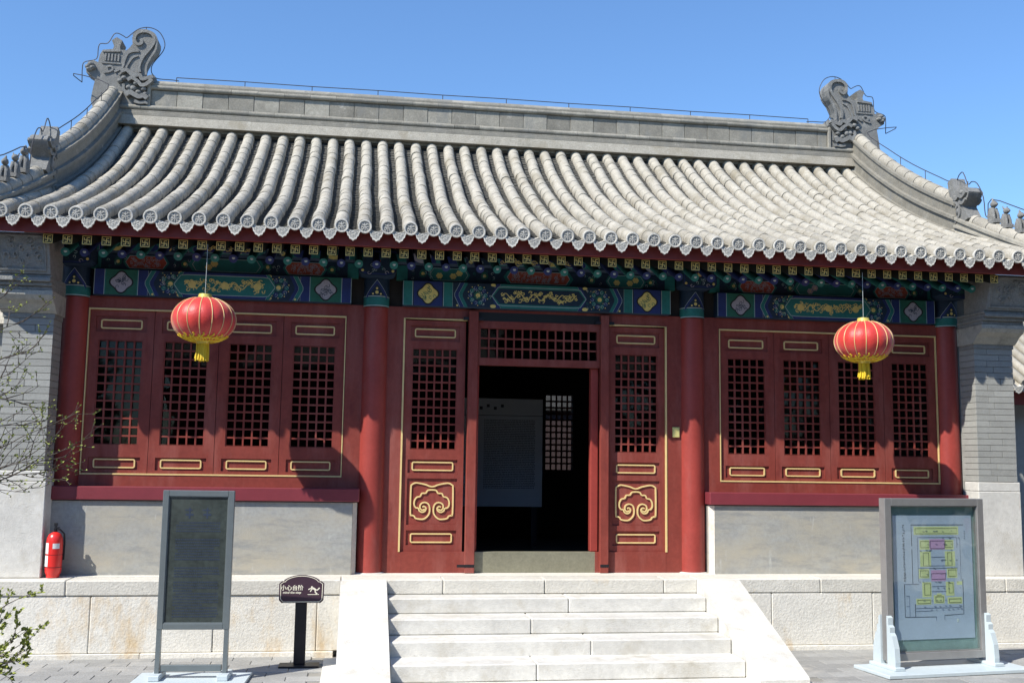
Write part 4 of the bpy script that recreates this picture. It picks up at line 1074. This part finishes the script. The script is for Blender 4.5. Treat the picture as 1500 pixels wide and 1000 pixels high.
# ------------------------------------------------------------------ mind-the-step sign
sy = -1.33; sxx = -2.878
Ms = T(sxx, sy, 0)
t = thing('warning_sign', 'small dark brown step warning sign on a black post beside the stairs', 'sign', Ms)
def sign_outline(s):
    w_, q = .245 * s, []
    q += [(w_ - .03, -.155 * s), (w_, -.125 * s), (w_ + .003, .055 * s), (w_ - .03, .082 * s), (w_ - .045, .082 * s), (w_ - .055, .098 * s)]
    for k in range(1, 10):
        a = R(50 + 80 * k / 10); q.append((.295 * s * math.cos(a) * .98, -.055 * s + .205 * s * math.sin(a) * 1.0 + .0))
    q += [(-u, v) for u, v in reversed(q[:6])]
    return q
zc = .845
fns = lambda u, v, tt: (u, tt, zc + v)
part('plate', MB().prism(sign_outline(1.0), fns, 0.0, -.02), 'signbrown', t, None, Ms)
part('border_line', MB().ribbon(sign_outline(.925), .007, -.019, -.0225, True, fn=fns), 'cream', t, None, Ms)
part('post', MB().cbox(-.064, .064, .001, .035, .02, .74, .004), 'iron', t, None, Ms)
part('base_plate', MB().cbox(-.22, .22, -.12, .12, .001, .02, .004), 'iron', t, None, Ms)
inst('chinese_lettering', text_mesh('小心台阶', .062, 'cream', .0012), t, Ms @ T(-.105, -.0225, zc - .012) @ RX90)
inst('english_lettering', text_mesh('mind the step', .036, 'cream', .0008, .1), t, Ms @ T(-.105, -.0225, zc - .052) @ RX90)
m = MB(); ic = lambda u, v: (.135 + (u - 850) * .00046, -.02 - (v - 480) * .00046)
for pts, wd in (([(715, 455), (790, 428), (850, 430)], .011), ([(765, 508), (800, 450), (830, 425)], .011), ([(800, 420), (850, 435), (890, 465)], .021), ([(890, 465), (935, 470), (985, 415)], .013), ([(880, 465), (885, 520), (930, 555), (895, 560)], .013), ([(705, 575), (975, 575)], .006)):
    m.ribbon([ic(*q) for q in pts], wd, -.019, -.0225 - .0001 * len(m.f) / 10, fn=fns)
hx, hz = ic(800, 400); m.prism([(hx + .011 * math.cos(k * .628), hz + .011 * math.sin(k * .628)) for k in range(10)], fns, -.019, -.0235)
part('falling_figure', m, 'cream', t, None, Ms)

# ------------------------------------------------------------------ map board (right)
rb = Matrix.Translation((4.33, -2.03, 0)) @ Matrix.Rotation(R(7.5), 4, 'Z')
t = thing('map_board', 'large framed site map board on a pale blue stand right of the stairs', 'notice board', rb)
hw = .672
part('frame', fr_(fr_(MB(), -hw, hw, .115, 1.93, .085, -.055, .055), -hw + .085, hw - .085, .20, 1.845, .012, -.035, .035, .003), 'alu2', t, None, rb)
part('backing', MB().box(-hw + .09, hw - .09, .004, .02, .20, 1.84), 'tealback', t, None, rb)
part('map_sheet', MB().box(-hw + .135, hw - .135, -.004, .003, .335, 1.735), 'paper', t, None, rb)
part('cover_pane', MB().box(-hw + .09, hw - .09, -.034, -.031, .205, 1.84), 'cover', t, None, rb)
# the printed plan: pixel coordinates of the sheet mapped onto it
def mp(u, v): return (-hw + .135 + (u - 385) / (765 - 385) * (2 * hw - .27), 1.735 - (v - 218) / (828 - 218) * 1.40)
def mrect(m, u0, u1, v0, v1, mi, y):
    a, b = mp(u0, v1), mp(u1, v0); m.box(a[0], b[0], y, -.0035, a[1], b[1], mi)
m = MB()
for (u0, u1, v0, v1) in ((487, 697, 276, 312), (513, 557, 343, 386), (630, 672, 343, 386), (514, 560, 400, 470), (634, 677, 400, 470), (506, 550, 487, 527), (642, 685, 485, 527), (520, 558, 552, 620), (634, 668, 552, 615), (490, 556, 632, 656), (640, 706, 628, 655), (574, 620, 616, 652), (590, 606, 608, 616), (687, 708, 550, 562)):
    mrect(m, u0 - 3, u1 + 3, v0 - 3, v1 + 3, 0, -.0046)
for (u0, u1, v0, v1) in ((558, 632, 336, 388), (562, 632, 490, 545)): mrect(m, u0, u1, v0, v1, 1, -.0050)
def ml(pts, wd, mi, y=-.0056): m.ribbon([mp(*q) for q in pts], wd, -.0035, y - .000004 * len(m.f), mi=mi)
for pts in ([(473, 555), (473, 385)], [(473, 370), (472, 265), (725, 265)], [(433, 557), (433, 718), (582, 720)], [(620, 714), (714, 710), (714, 538)], [(482, 718), (482, 655)]): ml(pts, .0055, 2)
for (u0, u1, v0, v1) in ((491, 693, 283, 309), (516, 557, 347, 378), (634, 669, 347, 378), (526, 552, 404, 468), (644, 664, 404, 468), (510, 548, 492, 522), (646, 682, 490, 522), (528, 556, 556, 612), (645, 665, 556, 604), (494, 554, 636, 653), (645, 702, 634, 652), (580, 617, 622, 648), (562, 630, 345, 383), (563, 630, 507, 535)):
    ml([(u0, v0), (u1, v0), (u1, v1), (u0, v1), (u0, v0)], .0035, 2)
for (u0, v0, u1, v1) in ((500, 327, 690, 327), (500, 330, 500, 545), (690, 330, 690, 380), (705, 330, 705, 540), (540, 468, 640, 468), (500, 480, 690, 480), (433, 557, 500, 557), (440, 615, 455, 615), (455, 615, 455, 716), (440, 665, 455, 665), (485, 676, 700, 676), (485, 690, 560, 690), (565, 425, 630, 425), (565, 570, 630, 570), (560, 595, 632, 595), (580, 718, 580, 738), (620, 714, 620, 735)):
    ml([(u0, v0), (u1, v1)], .003, 3)
rnd = random.Random(11)
for v in range(262, 545, 13):           # column of small characters
    for _ in range(4):
        u, vv = 432 + rnd.uniform(-1, 6), v + rnd.uniform(0, 8)
        ml([(u, vv), (u + rnd.uniform(-4, 4), vv + rnd.uniform(-3, 3))], .004, 2)
for _ in range(70):
    u, vv = rnd.uniform(500, 700), rnd.choice((330, 392, 480, 548, 668, 684, 296, 362, 440, 508, 580, 640)) + rnd.uniform(-2, 2)
    ml([(u, vv), (u + rnd.uniform(4, 10), vv)], .003, 3)
for v in (297, 308, 320, 332): ml([(726, v), (730, v + 3)], .004, 3)
part('map_print', m, ['mapyellow', 'mappink', 'mapink', 'mapgrey'], t, None, rb)
m = MB(); 
for u, v, r in ((684, 738, .014), (683, 745, .010)):
    x_, z_ = mp(u, v); m.prism([(x_ + r * math.cos(k * .785), z_ + r * math.sin(k * .785)) for k in range(8)], XZ, -.0035, -.0075)
part('map_key', m, 'white', t, None, rb)
for s_ in (-1, 1):
    x = s_ * (hw - .012)
    for fb in (-1, 1):
        oln = [(fb * .058, .08), (fb * .20, .08), (fb * .205, .13), (fb * .195, .28), (fb * .15, .41), (fb * .12, .44), (fb * .12, .50), (fb * .09, .52), (fb * .09, .60), (fb * .058, .62)]
        if fb < 0: oln = oln[::-1]
        part('bracket', MB().prism(oln, YZ, x - .032, x + .032), 'stand', t, None, rb)
    part('foot', MB().cbox(x - .065, x + .065, -.24, .24, .041, .08, .006), 'stand', t, None, rb)
part('base_plate', MB().cbox(-.93, .97, -.42, .24, .001, .042, .006), 'stand', t, None, rb)

# ------------------------------------------------------------------ budding shrubs at the left edge
def shrub(name, label, root, targets, seed, rad, leafy=.55, ls=1.0):
    rnd = random.Random(seed)
    t = thing(name, label, 'shrub', T(*root)); br = MB(); lf = MB()
    def leafs(p, d):
        for _ in range(rnd.choice((1, 2, 2, 3))):
            a = Vector((rnd.uniform(-1, 1), rnd.uniform(-1, 1), rnd.uniform(-.3, 1.2))).normalized(); a = (a + d * 1.0).normalized()
            l = rnd.uniform(.014, .028) * ls; s_ = a.orthogonal().normalized() * l * rnd.uniform(.2, .36)
            n_ = a.cross(s_).normalized() * l * .12
            lf.add([p, p + a * l * .5 + s_ + n_, p + a * l, p + a * l * .5 - s_ + n_], [(0, 1, 2), (0, 2, 3)])
    def twig(p, d, L_, r, lev):
        P = [p]; n_ = max(3, int(L_ / .05)); dd = d.normalized()
        for i in range(n_):
            dd = (dd + Vector((rnd.uniform(-1, 1), rnd.uniform(-1, 1), rnd.uniform(-.8, 1.0))) * .16).normalized()
            P.append(P[-1] + dd * L_ / n_)
            if lev < 3 and i > 0 and rnd.random() < (.72 if lev < 2 else .4):
                q = (dd + Vector((rnd.uniform(-.8, .8), rnd.uniform(-.8, .8), rnd.uniform(-.7, .8)))).normalized()
                twig(P[-1], q, L_ * rnd.uniform(.3, .55), r * .6, lev + 1)
            if lev >= 1 and rnd.random() < leafy: leafs(P[-1], dd)
        leafs(P[-1], dd)
        br.tube(P, [max(.0016, r * (1 - .75 * i / n_)) for i in range(n_ + 1)], 5)
    for (bx, by, bz), (tx, ty, tz) in targets:
        b, e = Vector((bx, by, bz)), Vector((tx, ty, tz)); d = e - b
        br.tube(smooth_path([tuple(root), tuple((Vector(root) * .5 + b * .5) + Vector((rnd.uniform(-.3, .05), rnd.uniform(-.25, .25), rnd.uniform(-.1, .25)))), tuple(b)]), [rad * 1.6, rad * 1.5, rad * 1.45, rad * 1.4, rad * 1.3, rad * 1.25, rad * 1.2, rad * 1.1, rad], 6)
        twig(b, d, d.length, rad, 0)
    part('branches', br, 'bark', t, 60); part('leaf_buds', lf, 'bud', t, kind='stuff')
shrub('shrub', 'bare twigs with yellow-green buds reaching in front of the left brick pier', (-5.7, -6.0, 0),
      [((-5.0, -6.0, 2.00), (-4.36, -5.9, 2.17)), ((-5.0, -6.1, 2.1), (-4.45, -6.1, 2.05)), ((-5.0, -6.0, 2.45), (-4.58, -5.9, 2.52)), ((-5.0, -6.0, 2.2), (-4.42, -6.0, 2.36)), ((-5.05, -6.0, 2.72), (-4.58, -6.0, 2.78)), ((-5.1, -6.0, 3.05), (-4.60, -6.0, 3.14)), ((-5.0, -6.0, 2.62), (-4.52, -6.0, 2.64)), ((-5.0, -6.0, 2.86), (-4.55, -6.0, 2.95)), ((-5.0, -6.05, 2.12), (-4.40, -6.0, 2.26)), ((-5.05, -6.0, 3.2), (-4.62, -6.0, 3.26))], 21, .007, .30, .85)
shrub('shrub', 'low leafy shrub tips at the bottom left corner by the paving', (-5.4, -6.2, 0),
      [((-4.95, -6.0, .92), (-4.55, -6.0, 1.17)), ((-4.95, -6.0, .95), (-4.62, -6.1, 1.20)), ((-4.9, -6.0, .88), (-4.53, -6.0, .98)), ((-4.95, -6.1, .82), (-4.54, -6.0, 1.07)), ((-4.9, -6.0, .98), (-4.64, -6.0, 1.20)), ((-4.9, -6.05, .84), (-4.52, -6.0, .90))], 33, .0075, 1.0, 1.35)

# ------------------------------------------------------------------ added unseen halls round the court, blocking sky light behind and beside the viewer
def add_sky_blocker_hall(label, M_, length):
    """a simple hall added to block sky light: local x along its front, front facing +y of the local frame"""
    t = thing('sky_blocker_hall', label, 'hall', M_); h = length / 2
    part('platform', MB().box(-h - .6, h + .6, -7.6, 1.0, 0, .85), 'rough_stone', t, None, M_)
    part('wall', MB().box(-h, h, -7, 0, .85, 4.9), 'red', t, None, M_)
    part('dado', MB().box(-h + .3, h - .3, 0, .15, .85, 1.8), 'dado', t, None, M_)
    pr = [(1.3, 4.75), (1.3, 4.9), (-.4, 5.6), (-2.0, 6.5), (-3.5, 7.7), (-5.0, 6.5), (-6.6, 5.6), (-8.3, 4.9), (-8.3, 4.75)]
    part('roof', MB().prism(pr, YZ, -h - .6, h + .6), 'tile', t, None, M_)
    part('ridge', MB().box(-h - .3, h + .3, -3.65, -3.35, 7.6, 8.2), 'ridge', t, None, M_)
    n_ = int(length / 3.6)
    for k in range(n_ + 1):
        x = -h + .3 + (length - .6) * k / n_
        part('column', MB().lathe([(.15, .85), (.145, 4.8)], 12, (x, .12, 0)), 'redcol', t, 40, M_)
add_sky_blocker_hall('unseen red hall added across the yard to block sky light', T(-1, -16.2, 0), 13)
add_sky_blocker_hall('unseen red hall added along the left of the yard to block sky light', T(-13.2, -8.5, 0) @ Matrix.Rotation(R(-90), 4, 'Z'), 10)
add_sky_blocker_hall('unseen red hall added along the right of the yard to block sky light', T(11.6, -8.0, 0) @ Matrix.Rotation(R(90), 4, 'Z'), 10)

# unseen cypresses added to block sky light and shade the court ground
rnd = random.Random(4); lfm = MB()
for k in range(5200):
    h = rnd.random() ** 1.15; rad = (1.5 * (1 - h) ** .8 + .12) * (.45 + .55 * rnd.random() ** .5) * (1 + .25 * math.sin(h * 40 + 3 * rnd.random()))
    a = rnd.uniform(0, 6.283); p = Vector((rad * math.cos(a), rad * math.sin(a), 1.3 + h * 7.4))
    d = Vector((math.cos(a), math.sin(a), rnd.uniform(.3, 1.4))).normalized(); q = d.orthogonal().normalized()
    q = (q * math.cos(k) + d.cross(q) * math.sin(k)) * rnd.uniform(.07, .16); l = rnd.uniform(.2, .42)
    lfm.add([p - q * .5, p + q * .5, p + d * l + q * .3, p + d * l * 1.2, p + d * l - q * .3], [(0, 1, 2, 3, 4)])
crown_me = lfm.mesh('crown', 'conifer'); trunk_me = MB().tube([(0, 0, 0), (.03, 0, 2.5), (0, .03, 6), (0, 0, 8.3)], [.22, .18, .1, .03], 10).mesh('trunk', 'bark', 60)
for x, y, sc, rz, lab in ((5.4, -8.6, 1.0, .3, 'unseen cypress added to block sky light, nearest the map board'), (8.6, -6.2, 1.12, 2.0, 'unseen cypress added to block sky light, before the right added hall'),
                     (-9.6, -13.0, .9, 1.1, 'unseen cypress added to block sky light, before the left added hall'), (2.6, -12.6, 1.05, 4.0, 'unseen cypress added to block sky light, close to the hall across the yard')):
    Mt = T(x, y, 0) @ Matrix.Rotation(rz, 4, 'Z') @ Matrix.Scale(sc, 4)
    t = thing('sky_blocker_cypress', lab, 'tree', T(x, y, 0), 'unseen cypresses added to block sky light')
    inst('trunk', trunk_me, t, Mt); inst('crown', crown_me, t, Mt)

# ------------------------------------------------------------------ neighbours: wall at the left, side hall at the right edge
gwall = thing('garden_wall', 'grey brick wall running off behind the twigs at the left edge', 'wall', T(-8, .4, 0))
part('wall', MB().box(-12, -6.52, 0.3, 0.65, 0, 3.9), 'brick', gwall)
part('wall_coping', MB().prism([(.15, 3.9), (.8, 3.9), (.475, 4.15)], YZ, -12, -6.52), 'tile', gwall)
sh = thing('side_hall', 'neighbouring grey roofed hall glimpsed behind the right pier', 'hall', T(13, 9, 0))
part('wall', MB().box(10.2, 16, 6.0, 14, 0, 3.7), 'brick', sh)
part('red_beam', MB().box(9.4, 16, 5.35, 5.5, 3.55, 3.85), 'fascia', sh)
m = MB().prism([(5.1, 3.8), (5.1, 3.9), (8.8, 6.3), (12.5, 3.9), (12.5, 3.8)], YZ, 9.2, 16.2); part('roof', m, 'tile', sh)
for k in range(14):
    x = 9.3 + k * .30
    part('roof_tile', MB().tube([(x, 5.05, 3.95), (x, 6.9, 5.1), (x, 8.7, 6.32)], .085, 10), 'tile', sh, 50)
    inst('drip_tile', drip_me, sh, T(x + .15, 5.05, 3.88) @ Matrix.Scale(1.1, 4))
part('gable_ridge', MB().prism([(5.0, 3.95), (5.0, 4.2), (8.8, 6.85), (8.8, 6.4)], YZ, 9.05, 9.3), 'ridge', sh)
part('pier', MB().box(9.3, 9.9, 5.6, 6.0, 0, 3.75), 'brick', sh)
part('white_panel', MB().box(9.95, 10.15, 5.9, 5.95, 2.7, 3.1), 'white', sh)
rear = thing('rear_wall', 'pinkish wall seen through the back lattice window', 'wall', T(3, 11, 0))
part('wall', MB().box(-6, 9, 11.0, 11.3, 0, 3.52), 'plasterpink', rear)
part('tiled_coping', MB().prism([(10.88, 3.52), (10.88, 3.60), (12.4, 4.5), (12.4, 3.52)], YZ, -6.2, 9.2), 'ridge', rear)
